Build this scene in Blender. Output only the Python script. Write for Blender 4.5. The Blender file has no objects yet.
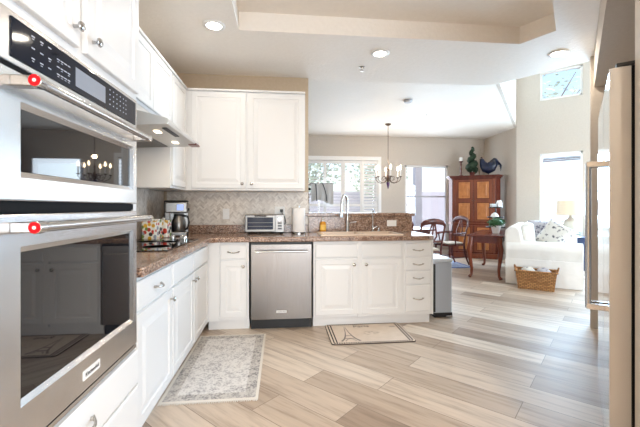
import bpy, bmesh, math, random
from mathutils import Vector, Matrix
random.seed(7)
S = bpy.context.scene
COL = S.collection
PI = math.pi

# ------------------------------------------------------------------ camera, world, sun, exposure
HCAM = 1.2094; YAW = 0.1073; FPX = 356.8
cd = bpy.data.cameras.new('camera'); cam = bpy.data.objects.new('camera', cd); COL.objects.link(cam)
cam.location = (0, 0, HCAM); cam.rotation_euler = (PI/2, 0, -YAW)
cd.sensor_width = 36; cd.lens = FPX/640*36; cd.shift_y = -6.65/640; cd.clip_start = 0.02
S.camera = cam
S.view_settings.view_transform = 'Standard'; S.view_settings.look = 'None'
S.view_settings.gamma = 1; S.view_settings.use_curve_mapping = False
S.view_settings.exposure = 0.70
try:
    S.cycles.use_denoising = True
    S.cycles.max_bounces = 10; S.cycles.diffuse_bounces = 6; S.cycles.glossy_bounces = 5
    S.cycles.transparent_max_bounces = 16; S.cycles.sample_clamp_indirect = 6
    S.cycles.caustics_reflective = False; S.cycles.caustics_refractive = False
except Exception: pass
W = bpy.data.worlds.new('sky'); S.world = W; W.use_nodes = True
wn = W.node_tree; bg = wn.nodes['Background']
sky = wn.nodes.new('ShaderNodeTexSky')
try:
    sky.sky_type = 'NISHITA'; sky.sun_disc = False
    sky.sun_elevation = math.radians(55); sky.sun_rotation = math.radians(200); sky.dust_density = 2.0
except Exception: pass
wn.links.new(sky.outputs[0], bg.inputs[0]); bg.inputs[1].default_value = 0.25
sl = bpy.data.lights.new('sun', 'SUN'); sl.energy = 1.0; sl.angle = 0.01; sl.color = (1, .95, .88)
so = bpy.data.objects.new('sun', sl); COL.objects.link(so)
so.rotation_euler = (math.radians(22), 0, math.radians(-12))
CAN_W = 9.0        # each recessed can
def area_light(name, loc, rot, sx, sy, watts, color=(1, 1, 1), portal=False):
    l = bpy.data.lights.new(name, 'AREA'); l.shape = 'RECTANGLE'; l.size = sx; l.size_y = sy; l.energy = watts; l.color = color
    o = bpy.data.objects.new(name, l); COL.objects.link(o); o.location = loc; o.rotation_euler = rot
    if portal: l.cycles.is_portal = True
    return o
DAY = (.74, .87, 1.0)
# daylight entering by the glazed walls of the house (dining, family room), then fill lights added out of view
area_light('daylight_shutters', (1.5, 8.66, 1.55), (-PI/2, 0, 0), 1.7, 1.5, 22, DAY)
area_light('daylight_dining', (3.69, 8.66, 1.45), (-PI/2, 0, 0), 1.0, 1.7, 24, DAY)
for k in (0, 1, 2):      # the family room windows and the high windows over them
    x, y = 5.16+(.81+1.18*k)*.7071-.08, 7.37-(.81+1.18*k)*.7071-.08
    q = .26 if k == 0 else 0      # the first one shines in through its blind
    area_light('daylight_family', (x+q, y+q, 1.45), (-PI/2, 0, -PI/4), .68, 1.7, (75, 110, 110)[k], (.50, .75, 1))
    area_light('daylight_high_window', (x, y, 3.76), (-PI/2, 0, -PI/4), .68, .55, 24, (.50, .75, 1))
area_light('added_fill_rear', (1.0, -3.35, 1.25), (PI/2, 0, 0), 2.6, 1.7, 92, (.80, .90, 1))  # added frontal fill from behind the camera, no known window there
area_light('added_fill_south', (6.0, -1.25, 1.45), (PI/2, 0, 0), 2.6, 1.9, 175, DAY)  # added fill for the sofa side, from an invented window out of view
area_light('added_band_light', (-.73, -3.35, 1.2), (PI/2, 0, 0), .35, 2.0, 10, (.95, .97, 1))  # added narrow light that puts a bright band on the dishwasher door

# ------------------------------------------------------------------ mesh helpers
def NB(): return bmesh.new()
def box(bm, x0, x1, y0, y1, z0, z1, M=None):
    vs = [Vector((x, y, z)) for z in (z0, z1) for y in (y0, y1) for x in (x0, x1)]
    if M is not None: vs = [M @ v for v in vs]
    v = [bm.verts.new(p) for p in vs]
    for f in ((0, 2, 3, 1), (4, 5, 7, 6), (0, 1, 5, 4), (2, 6, 7, 3), (0, 4, 6, 2), (1, 3, 7, 5)):
        bm.faces.new([v[i] for i in f])
    return v
def frame_of(d):
    d = d.normalized(); a = Vector((0, 0, 1)) if abs(d.z) < .9 else Vector((1, 0, 0))
    u = d.cross(a).normalized(); return u, d.cross(u).normalized()
def tube(bm, pts, r, n=8, sq=(1, 1), cap=True, M=None, up=None):
    pts = [Vector(p) for p in pts]; m = len(pts)
    rr = r if isinstance(r, (list, tuple)) else [r]*m
    rings = []; u = None
    for i, p in enumerate(pts):
        d = (pts[min(i+1, m-1)] - pts[max(i-1, 0)])
        if d.length < 1e-9: d = Vector((0, 0, 1))
        d.normalize()
        if u is None:
            if up is not None:
                u = Vector(up) - d*d.dot(Vector(up)); u.normalize()
            else: u, _ = frame_of(d)
        else:
            u = u - d*d.dot(u)
            if u.length < 1e-6: u, _ = frame_of(d)
            u.normalize()
        w = d.cross(u)
        ring = []
        for k in range(n):
            a = 2*PI*k/n + (PI/4 if n == 4 else 0)
            q = p + u*(math.cos(a)*rr[i]*sq[0]) + w*(math.sin(a)*rr[i]*sq[1])
            ring.append(bm.verts.new(M @ q if M is not None else q))
        rings.append(ring)
    for i in range(m-1):
        for k in range(n):
            bm.faces.new((rings[i][k], rings[i][(k+1) % n], rings[i+1][(k+1) % n], rings[i+1][k]))
    if cap:
        bm.faces.new(rings[0][::-1]); bm.faces.new(rings[-1])
def cyl(bm, p0, p1, r0, r1=None, n=20, M=None):
    tube(bm, [p0, p1], [r0, r0 if r1 is None else r1], n, M=M)
def lathe(bm, prof, n=24, loc=(0, 0, 0), M=None, sx=1, sy=1):
    loc = Vector(loc); rings = []
    for r, z in prof:
        if r < 1e-6:
            p = loc + Vector((0, 0, z)); rings.append([bm.verts.new(M @ p if M is not None else p)])
        else:
            ring = []
            for k in range(n):
                a = 2*PI*k/n; p = loc + Vector((r*sx*math.cos(a), r*sy*math.sin(a), z))
                ring.append(bm.verts.new(M @ p if M is not None else p))
            rings.append(ring)
    for a, b in zip(rings[:-1], rings[1:]):
        if len(a) == 1 and len(b) == 1: continue
        for k in range(n):
            k2 = (k+1) % n
            if len(a) == 1: bm.faces.new((a[0], b[k2], b[k]))
            elif len(b) == 1: bm.faces.new((a[k], a[k2], b[0]))
            else: bm.faces.new((a[k], a[k2], b[k2], b[k]))
    if len(rings[0]) > 1: bm.faces.new(rings[0][::-1])
    if len(rings[-1]) > 1: bm.faces.new(rings[-1])
def prism(bm, poly, z0, z1, mp=None):
    mp = mp or (lambda a, b, c: Vector((a, b, c)))
    lo = [bm.verts.new(mp(a, b, z0)) for a, b in poly]; hi = [bm.verts.new(mp(a, b, z1)) for a, b in poly]
    n = len(poly)
    for i in range(n):
        j = (i+1) % n; bm.faces.new((lo[i], lo[j], hi[j], hi[i]))
    bm.faces.new(lo[::-1]); bm.faces.new(hi)
def rings(bm, mp, a0, a1, b0, b1, prof):
    """rectangular profile rings: prof = [(inset, height)], closed front and back"""
    R = []
    for ins, c in prof:
        R.append([bm.verts.new(mp(a, b, c)) for a, b in ((a0+ins, b0+ins), (a1-ins, b0+ins), (a1-ins, b1-ins), (a0+ins, b1-ins))])
    for p, q in zip(R[:-1], R[1:]):
        for k in range(4):
            bm.faces.new((p[k], p[(k+1) % 4], q[(k+1) % 4], q[k]))
    bm.faces.new(R[0][::-1]); bm.faces.new(R[-1])
def sphere(bm, c, r, seg=16, rg=10, M=None, s=(1, 1, 1)):
    prof = [(r*math.sin(PI*i/rg), -r*math.cos(PI*i/rg)) for i in range(rg+1)]
    prof[0] = (0, -r); prof[-1] = (0, r)
    c = Vector(c); T = Matrix.Translation(c) @ Matrix.Diagonal((s[0], s[1], s[2], 1))
    lathe(bm, prof, seg, M=(M @ T) if M is not None else T)
TM = {}
def thing(name, label, cat, loc=(0, 0, 0), rz=0, group=None, kind=None):
    o = bpy.data.objects.new(name, None); COL.objects.link(o)
    o.empty_display_size = .1; o.location = loc; o.rotation_euler = (0, 0, rz)
    TM[o.name] = Matrix.Translation(loc) @ Matrix.Rotation(rz, 4, 'Z')
    return tag(o, label, cat, group, kind)
def tag(o, label=None, cat=None, group=None, kind=None):
    if label: o['label'] = label
    if cat: o['category'] = cat
    if group: o['group'] = group
    if kind: o['kind'] = kind
    return o
def obj(name, bm, mat, parent=None, bevel=0, smooth=None, world=False, label=None, seg=2):
    bmesh.ops.recalc_face_normals(bm, faces=bm.faces)
    me = bpy.data.meshes.new(name); bm.to_mesh(me); bm.free()
    if world and parent is not None:
        r = parent
        while r.parent is not None: r = r.parent
        me.transform(TM[r.name].inverted())
    me.materials.append(mat)
    if smooth is not None:
        for p in me.polygons: p.use_smooth = True
        me.set_sharp_from_angle(angle=math.radians(smooth))
    o = bpy.data.objects.new(name, me); COL.objects.link(o)
    if parent is not None: o.parent = parent
    if bevel:
        b = o.modifiers.new('bevel', 'BEVEL'); b.width = bevel; b.segments = seg; b.limit_method = 'ANGLE'; b.angle_limit = math.radians(40)
    if label: o['label'] = label
    return o
def struct(name, bm, mat, parent=None, bevel=0, world=False, label=None):
    o = obj(name, bm, mat, parent, bevel, world=world)
    if parent is None:
        o['kind'] = 'structure'
        if label: o['label'] = label
    return o
def top(name, bm, mat, label, cat, group=None, bevel=0, smooth=None, kind=None, origin=None):
    o = obj(name, bm, mat, None, bevel, smooth)
    if origin is not None:
        o.data.transform(Matrix.Translation(-Vector(origin))); o.location = origin
    return tag(o, label, cat, group, kind)
def text_bm(s, size, mp, depth=.0006):
    cu = bpy.data.curves.new('lettering', 'FONT'); cu.body = s; cu.size = size; cu.align_x = 'CENTER'; cu.align_y = 'CENTER'
    cu.extrude = depth; cu.resolution_u = 2
    t = bpy.data.objects.new('lettering', cu); COL.objects.link(t)
    dg = bpy.context.evaluated_depsgraph_get(); me = bpy.data.meshes.new_from_object(t.evaluated_get(dg))
    bm = NB(); bm.from_mesh(me)
    for v in bm.verts: v.co = mp(v.co.x, v.co.y, v.co.z)
    bpy.data.objects.remove(t); bpy.data.curves.remove(cu); bpy.data.meshes.remove(me)
    return bm

# ------------------------------------------------------------------ materials
def mat(name, color, rough=.5, metal=0, spec=.5, **kw):
    m = bpy.data.materials.new(name); m.use_nodes = True
    b = m.node_tree.nodes['Principled BSDF']
    b.inputs['Base Color'].default_value = (*color, 1); b.inputs['Roughness'].default_value = rough
    b.inputs['Metallic'].default_value = metal; b.inputs['Specular IOR Level'].default_value = spec
    for k, v in kw.items(): b.inputs[k.replace('_', ' ')].default_value = v
    return m
def N(m, t, **kw):
    n = m.node_tree.nodes.new(t)
    for k, v in kw.items():
        if k in n.inputs: n.inputs[k].default_value = v
        else: setattr(n, k, v)
    return n
def L(m, a, b): m.node_tree.links.new(a, b)
def P(m): return m.node_tree.nodes['Principled BSDF']
def ramp(m, src, stops, interp='LINEAR'):
    r = N(m, 'ShaderNodeValToRGB'); r.color_ramp.interpolation = interp
    e = r.color_ramp.elements
    while len(e) < len(stops): e.new(.5)
    for x, (p, c) in zip(e, stops): x.position = p; x.color = (*c, 1)
    L(m, src, r.inputs[0]); return r.outputs[0]
def coords(m, scale=(1, 1, 1), rot=(0, 0, 0)):
    tc = N(m, 'ShaderNodeTexCoord'); mp = N(m, 'ShaderNodeMapping')
    mp.inputs['Scale'].default_value = scale; mp.inputs['Rotation'].default_value = rot
    L(m, tc.outputs['Object'], mp.inputs['Vector']); return mp.outputs[0]
def noise(m, vec, scale, detail=4, rough=.6):
    n = N(m, 'ShaderNodeTexNoise'); n.inputs['Scale'].default_value = scale; n.inputs['Detail'].default_value = detail
    n.inputs['Roughness'].default_value = rough; L(m, vec, n.inputs['Vector']); return n.outputs['Fac']
def bump(m, src, strength, dist=.01):
    b = N(m, 'ShaderNodeBump'); b.inputs['Strength'].default_value = strength; b.inputs['Distance'].default_value = dist
    L(m, src, b.inputs['Height']); L(m, b.outputs[0], P(m).inputs['Normal'])
def noisy(name, c0, c1, scale, rough=.5, bmp=0, stretch=(1, 1, 1), lo=.3, hi=.7, **kw):
    m = mat(name, c0, rough, **kw); v = coords(m, stretch); f = noise(m, v, scale)
    L(m, ramp(m, f, [(lo, c0), (hi, c1)]), P(m).inputs['Base Color'])
    if bmp: bump(m, f, bmp)
    return m
def emis(name, c, s):
    m = mat(name, c, .4); P(m).inputs['Emission Color'].default_value = (*c, 1); P(m).inputs['Emission Strength'].default_value = s; return m

M_WALL = noisy('wall_paint', (.56, .495, .425), (.60, .535, .465), 40, .7, .05)
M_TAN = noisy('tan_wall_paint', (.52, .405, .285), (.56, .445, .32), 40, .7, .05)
M_CEIL = noisy('ceiling_paint', (.87, .815, .745), (.90, .845, .775), 28, .55, .25)
M_WHITE = mat('cabinet_white', (.785, .785, .785), .32)
M_TRIM = mat('white_trim', (.84, .82, .79), .4)
M_STEEL = noisy('brushed_steel', (.43, .42, .415), (.50, .49, .48), 6, .22, 0, (1, 1, 60), metal=1)
M_STEELH = noisy('brushed_steel_panel', (.55, .53, .515), (.62, .60, .585), 6, .27, 0, (60, 1, 1), metal=1)
M_STEELD = mat('small_appliance_steel', (.20, .19, .18), .3, 1)
M_NGLASS = mat('navy_tinted_glass', (.006, .010, .03), .12, 0, .2)
M_STEELW = noisy('dishwasher_steel', (.22, .205, .195), (.28, .26, .245), 6, .27, 0, (60, 1, 1), metal=1)
M_FRIDGE = mat('fridge_steel', (.66, .66, .67), .12, 1)
M_FEDGE = mat('fridge_edge', (.44, .425, .41), .38, .6)
M_CHROME = mat('chrome', (.50, .50, .50), .14, 1)
M_NICKEL = mat('satin_nickel', (.55, .52, .48), .25, 1)
M_BGLASS = mat('black_glass', (.006, .006, .008), .025, 0, .5, IOR=1.62)
M_PANEL = mat('control_glass', (.003, .005, .014), .06, 0, .22)
M_BLACK = mat('black_plastic', (.012, .012, .013), .4)
M_DARK = mat('dark_gap', (.008, .008, .009), .6, 0, .08)
M_RED = mat('red_enamel', (.70, .006, .012), .35, 0, .2)
M_WPLASTIC = mat('white_plastic', (.82, .81, .79), .35)
M_LEGEND = mat('legend_white', (.42, .46, .52), .5)
M_LCD = mat('lcd_grey', (.26, .29, .35), .2)
M_GLASS = bpy.data.materials.new('window_glass'); M_GLASS.use_nodes = True
_t = M_GLASS.node_tree; _t.nodes.clear()
_o = _t.nodes.new('ShaderNodeOutputMaterial'); _mx = _t.nodes.new('ShaderNodeMixShader'); _tr = _t.nodes.new('ShaderNodeBsdfTransparent')
_gl = _t.nodes.new('ShaderNodeBsdfGlossy'); _gl.inputs['Roughness'].default_value = .02; _mx.inputs[0].default_value = .05
_t.links.new(_tr.outputs[0], _mx.inputs[1]); _t.links.new(_gl.outputs[0], _mx.inputs[2]); _t.links.new(_mx.outputs[0], _o.inputs[0])

def floor_mat():
    m = mat('plank_floor', (.5, .4, .3), .3)
    v = coords(m, (1, 1, 1), (0, 0, math.radians(46)))
    b = N(m, 'ShaderNodeTexBrick'); b.offset = .37; b.offset_frequency = 2
    b.inputs['Color1'].default_value = (0, 0, 0, 1); b.inputs['Color2'].default_value = (1, 1, 1, 1); b.inputs['Mortar'].default_value = (.5, .5, .5, 1)
    b.inputs['Scale'].default_value = 1; b.inputs['Mortar Size'].default_value = .0022; b.inputs['Mortar Smooth'].default_value = .4
    b.inputs['Bias'].default_value = 0; b.inputs['Brick Width'].default_value = 1.22; b.inputs['Row Height'].default_value = .228
    L(m, v, b.inputs['Vector'])
    base = ramp(m, b.outputs['Color'], [(0, (.30, .22, .162)), (.3, (.45, .355, .275)), (.65, (.56, .46, .37)), (1, (.66, .57, .475))])
    # grain: stretched noise, shifted per plank
    sh = N(m, 'ShaderNodeVectorMath', operation='MULTIPLY_ADD'); sh.inputs[1].default_value = (1.1, 13, 1)
    cx = N(m, 'ShaderNodeCombineXYZ'); ml = N(m, 'ShaderNodeMath', operation='MULTIPLY'); ml.inputs[1].default_value = 37
    L(m, b.outputs['Color'], ml.inputs[0]); L(m, ml.outputs[0], cx.inputs[0]); L(m, ml.outputs[0], cx.inputs[1])
    L(m, v, sh.inputs[0]); L(m, cx.outputs[0], sh.inputs[2])
    g = noise(m, sh.outputs[0], 1.7, 7, .62)
    gr = ramp(m, g, [(.28, (.62, .58, .55)), (.5, (1, 1, 1)), (.75, (1.14, 1.14, 1.14))])
    mu = N(m, 'ShaderNodeMix', data_type='RGBA', blend_type='MULTIPLY'); mu.inputs[0].default_value = 1
    L(m, base, mu.inputs[6]); L(m, gr, mu.inputs[7])
    mo = N(m, 'ShaderNodeMix', data_type='RGBA', blend_type='MIX'); mo.inputs[7].default_value = (.16, .115, .085, 1)
    L(m, b.outputs['Fac'], mo.inputs[0]); L(m, mu.outputs[2], mo.inputs[6])
    L(m, mo.outputs[2], P(m).inputs['Base Color'])
    L(m, ramp(m, g, [(.2, (.46, .46, .46)), (.8, (.34, .34, .34))]), P(m).inputs['Roughness'])
    bump(m, g, .04)
    return m
M_FLOOR = floor_mat()
def granite_mat():
    m = mat('brown_granite', (.3, .2, .15), .16)
    v = coords(m); vo = N(m, 'ShaderNodeTexVoronoi'); vo.inputs['Scale'].default_value = 140; L(m, v, vo.inputs['Vector'])
    sp = N(m, 'ShaderNodeSeparateColor'); L(m, vo.outputs['Color'], sp.inputs[0])
    c = ramp(m, sp.outputs[0], [(0, (.06, .04, .033)), (.2, (.19, .115, .08)), (.5, (.34, .22, .155)), (.75, (.46, .33, .25)), (.95, (.56, .45, .37))])
    n = noise(m, v, 14, 5); d = ramp(m, n, [(.3, (.62, .55, .52)), (.7, (1.12, 1.05, 1))])
    mu = N(m, 'ShaderNodeMix', data_type='RGBA', blend_type='MULTIPLY'); mu.inputs[0].default_value = 1
    L(m, c, mu.inputs[6]); L(m, d, mu.inputs[7]); L(m, mu.outputs[2], P(m).inputs['Base Color']); return m
M_GRANITE = granite_mat()
def tile_mat():
    m = mat('marble_tile', (.6, .55, .5), .3)
    a = N(m, 'ShaderNodeAttribute'); a.attribute_name = 'tone'
    v = coords(m); n = noise(m, v, 22, 5)
    ad = N(m, 'ShaderNodeMath', operation='MULTIPLY_ADD'); ad.inputs[1].default_value = .6; L(m, n, ad.inputs[0]); L(m, a.outputs['Fac'], ad.inputs[2])
    L(m, ramp(m, ad.outputs[0], [(.25, (.40, .34, .29)), (.5, (.60, .535, .47)), (.75, (.74, .68, .61)), (1.1, (.82, .77, .71))]), P(m).inputs['Base Color'])
    return m
M_TILE = tile_mat()
def wood(name, c0, c1, rough=.3, sc=9, st=(1, 1, .12)):
    m = mat(name, c0, rough); v = coords(m, st); n = noise(m, v, sc, 6)
    L(m, ramp(m, n, [(.3, c0), (.7, c1)]), P(m).inputs['Base Color']); return m
M_CHERRY = wood('cherry_wood', (.13, .026, .010), (.24, .055, .019))
M_PANELW = wood('burl_panel_wood', (.34, .115, .03), (.52, .20, .06), .3, 14, (1, 1, .5))
M_CHERRYD = wood('dark_cherry_wood', (.075, .016, .011), (.15, .032, .020), .25)
M_MAHOG = wood('mahogany', (.08, .024, .021), (.16, .05, .04), .2)
M_SEATF = noisy('seat_fabric', (.62, .55, .46), (.70, .63, .54), 60, .9)
M_LINEN = noisy('white_slipcover', (.82, .79, .75), (.86, .835, .80), 4, .9, .8)
M_SHADE = emis('lamp_shade_fabric', (.60, .49, .35), .22)
M_CERAM = mat('cream_ceramic', (.60, .55, .45), .25)
M_GREEN = noisy('leaf_green', (.012, .06, .018), (.05, .16, .05), 40, .6)
M_TOPI = noisy('topiary_green', (.006, .018, .008), (.02, .05, .018), 50, .7)
M_NAVY = noisy('navy_glaze', (.003, .004, .009), (.006, .016, .06), 12, .3)
M_WAX = mat('white_wax', (.82, .80, .76), .5)
M_BULB = emis('bulb_glow', (1, .78, .5), 18)
M_CAN = emis('can_lens', (1, .93, .82), 14)
M_BRONZE = mat('bronze', (.12, .075, .05), .4, .8)
M_SOAP = mat('orange_soap', (.85, .36, .03), .12, 0, .5, Transmission_Weight=.25)
M_LABEL = mat('yellow_label', (.82, .52, .10), .5)
M_PAPER = noisy('paper_towel', (.86, .855, .85), (.89, .885, .88), 120, .95, .1)
M_SINK = mat('biscuit_sink', (.72, .58, .46), .25)
M_CLOTH = noisy('grey_cloth', (.50, .50, .50), (.58, .58, .575), 90, .95)
M_CLOTHD = mat('dark_stripe_cloth', (.06, .065, .075), .95)
M_STUCCO = noisy('pale_stucco', (.56, .54, .58), (.64, .62, .66), 30, .9, .1)
M_PATIO = noisy('patio_concrete', (.42, .40, .38), (.50, .48, .45), 8, .9)
M_HEDGE = noisy('hedge_green', (.52, .60, .45), (.72, .78, .64), 9, .9)
M_BARK = noisy('bark', (.34, .29, .25), (.44, .38, .32), 14, .9)
M_TWIG = mat('dry_twig', (.35, .25, .15), .9)
M_SHIP = emis('warm_lens', (1, .82, .6), 2.5)

# ------------------------------------------------------------------ setting
D = 3.5364; X0 = .694; YB = 4.146; XL = -1.304
ZK = 2.7075; ZD = 2.97; ZT = 5.0
# frame of the diagonal refrigerator wall: local x along the wall, local y into the wall
FP = Vector((1.331, 1.32, 0)); FA = math.radians(48.1)
FM = Matrix.Translation(FP) @ Matrix.Rotation(FA, 4, 'Z') @ Matrix.Diagonal((1, -1, 1, 1))
def fr(x, y, z=0): return FM @ Vector((x, y, z))

bm = NB(); prism(bm, [(-1.5, -3.6), (9.3, -3.6), (9.3, 9.0), (-1.5, 9.0)], -.06, 0)
struct('floor', bm, M_FLOOR)

def wall_seg(bm, p, q, z0, z1, t=.12, holes=()):
    """wall from p to q (thickness to the left of p->q); holes = [(s0,s1,z0,z1)]"""
    p = Vector((*p, 0)); q = Vector((*q, 0)); d = (q-p); ln = d.length; d.normalize(); n = Vector((-d.y, d.x, 0))
    mp = Matrix((( d.x, n.x, 0, p.x), (d.y, n.y, 0, p.y), (0, 0, 1, 0), (0, 0, 0, 1)))
    ss = sorted({0, ln, *[h[0] for h in holes], *[h[1] for h in holes]}); zs = sorted({z0, z1, *[h[2] for h in holes], *[h[3] for h in holes]})
    for a, b in zip(ss[:-1], ss[1:]):
        runs = []
        for c, e in zip(zs[:-1], zs[1:]):
            if any(h[0] <= a+1e-6 and b <= h[1]+1e-6 and h[2] <= c+1e-6 and e <= h[3]+1e-6 for h in holes): continue
            if runs and abs(runs[-1][1]-c) < 1e-6: runs[-1][1] = e
            else: runs.append([c, e])
        for c, e in runs: box(bm, a, b, 0, t, c, e, mp)
    return mp

# left and back kitchen walls
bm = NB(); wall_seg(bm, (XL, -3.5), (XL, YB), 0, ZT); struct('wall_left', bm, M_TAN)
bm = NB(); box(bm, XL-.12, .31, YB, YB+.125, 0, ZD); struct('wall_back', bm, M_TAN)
bm = NB(); box(bm, .31, 1.55, YB, YB+.125, 0, 1.098); struct('wall_bar', bm, M_WALL)
bm = NB(); wall_seg(bm, (XL, YB+.125), (XL, 8.78), 0, ZT); struct('wall_dining', bm, M_WALL)
# far dining wall with two openings
W1 = (.60, 2.40, .75, 2.36); W2 = (3.117, 4.262, .30, 2.27)
bm = NB(); wall_seg(bm, (-1.42, 8.78), (5.35, 8.78), 0, ZT, .14, [(W1[0]+1.42, W1[1]+1.42, W1[2], W1[3]), (W2[0]+1.42, W2[1]+1.42, W2[2], W2[3])])
struct('wall_far', bm, M_WALL)
CB = Vector((5.16, 7.37)); CC = Vector((5.24, 8.78))
bm = NB(); wall_seg(bm, tuple(CC), tuple(CB), 0, ZT, .12); struct('wall_corner', bm, M_WALL)
# family room wall on the diagonal with windows
FD = Vector((1, -1)).normalized()
def fw(s): return CB + FD*s
FH = [(.44, 1.18, .55, 2.34), (.44, 1.18, 3.46, 4.07), (1.62, 2.36, .55, 2.34), (1.62, 2.36, 3.46, 4.07), (2.80, 3.54, .55, 2.34), (2.80, 3.54, 3.46, 4.07)]
bm = NB(); FWM = wall_seg(bm, tuple(CB), tuple(fw(5.6)), 0, ZT, .14, FH); struct('wall_family', bm, M_WALL)
e = fw(5.6)
bm = NB(); wall_seg(bm, tuple(e), (8.2, -1.4), 0, ZT); struct('wall_right', bm, M_WALL)
bm = NB(); wall_seg(bm, (8.2, -1.4), (3.75, -1.4), 0, ZT, .12, [(.9, 3.5, .4, 2.45)]); struct('wall_rear_right', bm, M_WALL)
bm = NB(); wall_seg(bm, (3.75, -1.4), (3.75, -3.5), 0, ZT)
struct('wall_breakfast', bm, M_WALL)
bm = NB(); wall_seg(bm, (3.75, -3.5), (XL, -3.5), 0, ZT, .12, [(1.45, 4.05, .35, 2.2), (4.3, 4.66, .15, 2.2)])
struct('wall_rear', bm, M_WALL)
# refrigerator alcove: back wall, far return, near return, soffit
bm = NB(); box(bm, -.24, 2.72, .9, 1.02, 0, ZT, FM); struct('wall_alcove', bm, M_WALL)
bm = NB(); box(bm, 2.59, 2.72, 0, .9, 0, ZK, FM); struct('wall_alcove_far', bm, M_WALL)
bm = NB(); box(bm, -.24, -.022, .075, .9, 0, ZK, FM); struct('wall_alcove_near', bm, M_WALL)
bm = NB(); box(bm, -.022, -.010, .078, .86, 0, ZK-.01, FM); struct('trim_1', bm, M_TRIM, label='white filler strip beside refrigerator')
bm = NB(); box(bm, -.24, 2.72, .03, .9, 2.395, ZK, FM); struct('trim_2', bm, M_WALL, label='soffit over refrigerator alcove')
bm = NB(); wall_seg(bm, tuple(fr(-.24, .1).xy), tuple(fr(-.24, 1.02).xy), 0, ZK); struct('wall_alcove_side', bm, M_WALL)

# kitchen ceiling with tray recess
def poly_hole(outer, hole, z):
    bm = NB(); es = []
    for pl in (outer, hole):
        if not pl: continue
        vs = [bm.verts.new((x, y, z)) for x, y in pl]
        es += [bm.edges.new((vs[i], vs[(i+1) % len(vs)])) for i in range(len(vs))]
    bmesh.ops.triangle_fill(bm, edges=es, use_beauty=True)
    return bm
TRAY = [(-.36, 3.08), (2.18, 3.07), (2.32, 2.80), (.62, .91), (.3, .6), (-.36, .6)]
KOUT = [(XL-.1, -3.6), (4.0, -3.6), (4.0, 2.60), (3.70, 2.78), (3.145, 3.346), (2.588, 4.15), (.30, 4.22), (XL-.1, 4.22)]
bm = poly_hole(KOUT, TRAY, ZK)
for f in bm.faces:
    if f.normal.z > 0: f.normal_flip()
tv = [bm.verts.new((x, y, ZK)) for x, y in TRAY]; tu = [bm.verts.new((x, y, ZK+.158)) for x, y in TRAY]
for i in range(len(TRAY)):
    j = (i+1) % len(TRAY); bm.faces.new((tv[i], tv[j], tu[j], tu[i]))
bm.faces.new(tu)
# upstand at the open edge of the slab
ku = [bm.verts.new((x, y, ZK)) for x, y in KOUT]; kt = [bm.verts.new((x, y, ZK+.6)) for x, y in KOUT]
for i in range(len(KOUT)):
    j = (i+1) % len(KOUT); bm.faces.new((ku[i], ku[j], kt[j], kt[i]))
struct('ceiling', bm, M_CEIL)
bm = poly_hole([(-1.45, 4.2), (2.57, 4.16), tuple(CB), (5.4, 7.35), (5.4, 8.95), (-1.45, 8.95)], [], ZD)
struct('ceiling_dining', bm, M_CEIL)
bm = NB(); box(bm, -1.6, 9.3, -3.7, 9.0, ZT, ZT+.1); struct('ceiling_family', bm, M_CEIL)
bm = NB(); wall_seg(bm, (2.588, 4.15), tuple(CB), ZD-.005, ZT, .05); struct('wall_header', bm, M_WALL)
bm = NB(); wall_seg(bm, (3.145, 3.346), (2.588, 4.15), ZK+.01, ZT, .05); struct('wall_header_kitchen', bm, M_WALL)
# baseboards
def baseboard(name, p, q):
    bm = NB(); wall_seg(bm, p, q, 0, .11, .015); struct(name, bm, M_TRIM)
baseboard('baseboard_far', (5.19, 8.765), (-1.30, 8.765))
baseboard('baseboard_family', tuple(fw(5.5)), tuple(CB))
baseboard('baseboard_corner', (5.112, 7.36), (5.182, 8.76))

# ------------------------------------------------------------------ windows
def window(n, mp, w, z0, z1, rail=None, t=.05, casing=0):
    r = bpy.data.objects.new('window_%d' % n, None); COL.objects.link(r); r['kind'] = 'structure'
    bm = NB()
    for a, b, c, d in ((0, w, z0, z0+t), (0, w, z1-t, z1), (0, t, z0, z1), (w-t, w, z0, z1)): box(bm, a, b, .03, .09, c, d, mp)
    obj('window_frame', bm, M_TRIM, r)
    if rail:
        bm = NB(); box(bm, t, w-t, .025, .075, rail-.018, rail+.018, mp); obj('meeting_rail', bm, mat('rail_grey', (.45, .46, .5), .4), r)
    bm = NB(); box(bm, t, w-t, .055, .061, z0+t, z1-t, mp); obj('glass_pane', bm, M_GLASS, r)
    if casing:
        bm = NB(); box(bm, -.02, w+.02, -.04, .02, z0-.03, z0, mp); obj('window_sill', bm, M_TRIM, r)
    return r
def wm(p, ang): return Matrix.Translation((p[0], p[1], 0)) @ Matrix.Rotation(ang, 4, 'Z')
window(1, wm((W1[0], 8.78), 0), W1[1]-W1[0], W1[2], W1[3], None)
window(2, wm((W2[0], 8.78), 0), W2[1]-W2[0], W2[2], W2[3], 1.47, casing=1)
k = 3
for (s0, s1, z0, z1) in FH:
    p = fw(s0); window(k, wm((p.x, p.y), -PI/4), s1-s0, z0, z1, 1.52 if z0 < 1 else None, .04, casing=(z0 < 1)); k += 1
window(9, wm((2.3, -3.5), PI), 2.6, .35, 2.2, None)  # unseen rear window, added to go with the frontal fill
window(11, wm((7.3, -1.4), PI), 2.6, .4, 2.45, None)  # unseen south window, added to go with the sofa-side fill
window(10, wm((-.55, -3.5), PI), .36, .15, 2.2, None, .03)  # unseen narrow opening, added to go with the dishwasher band light

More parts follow.
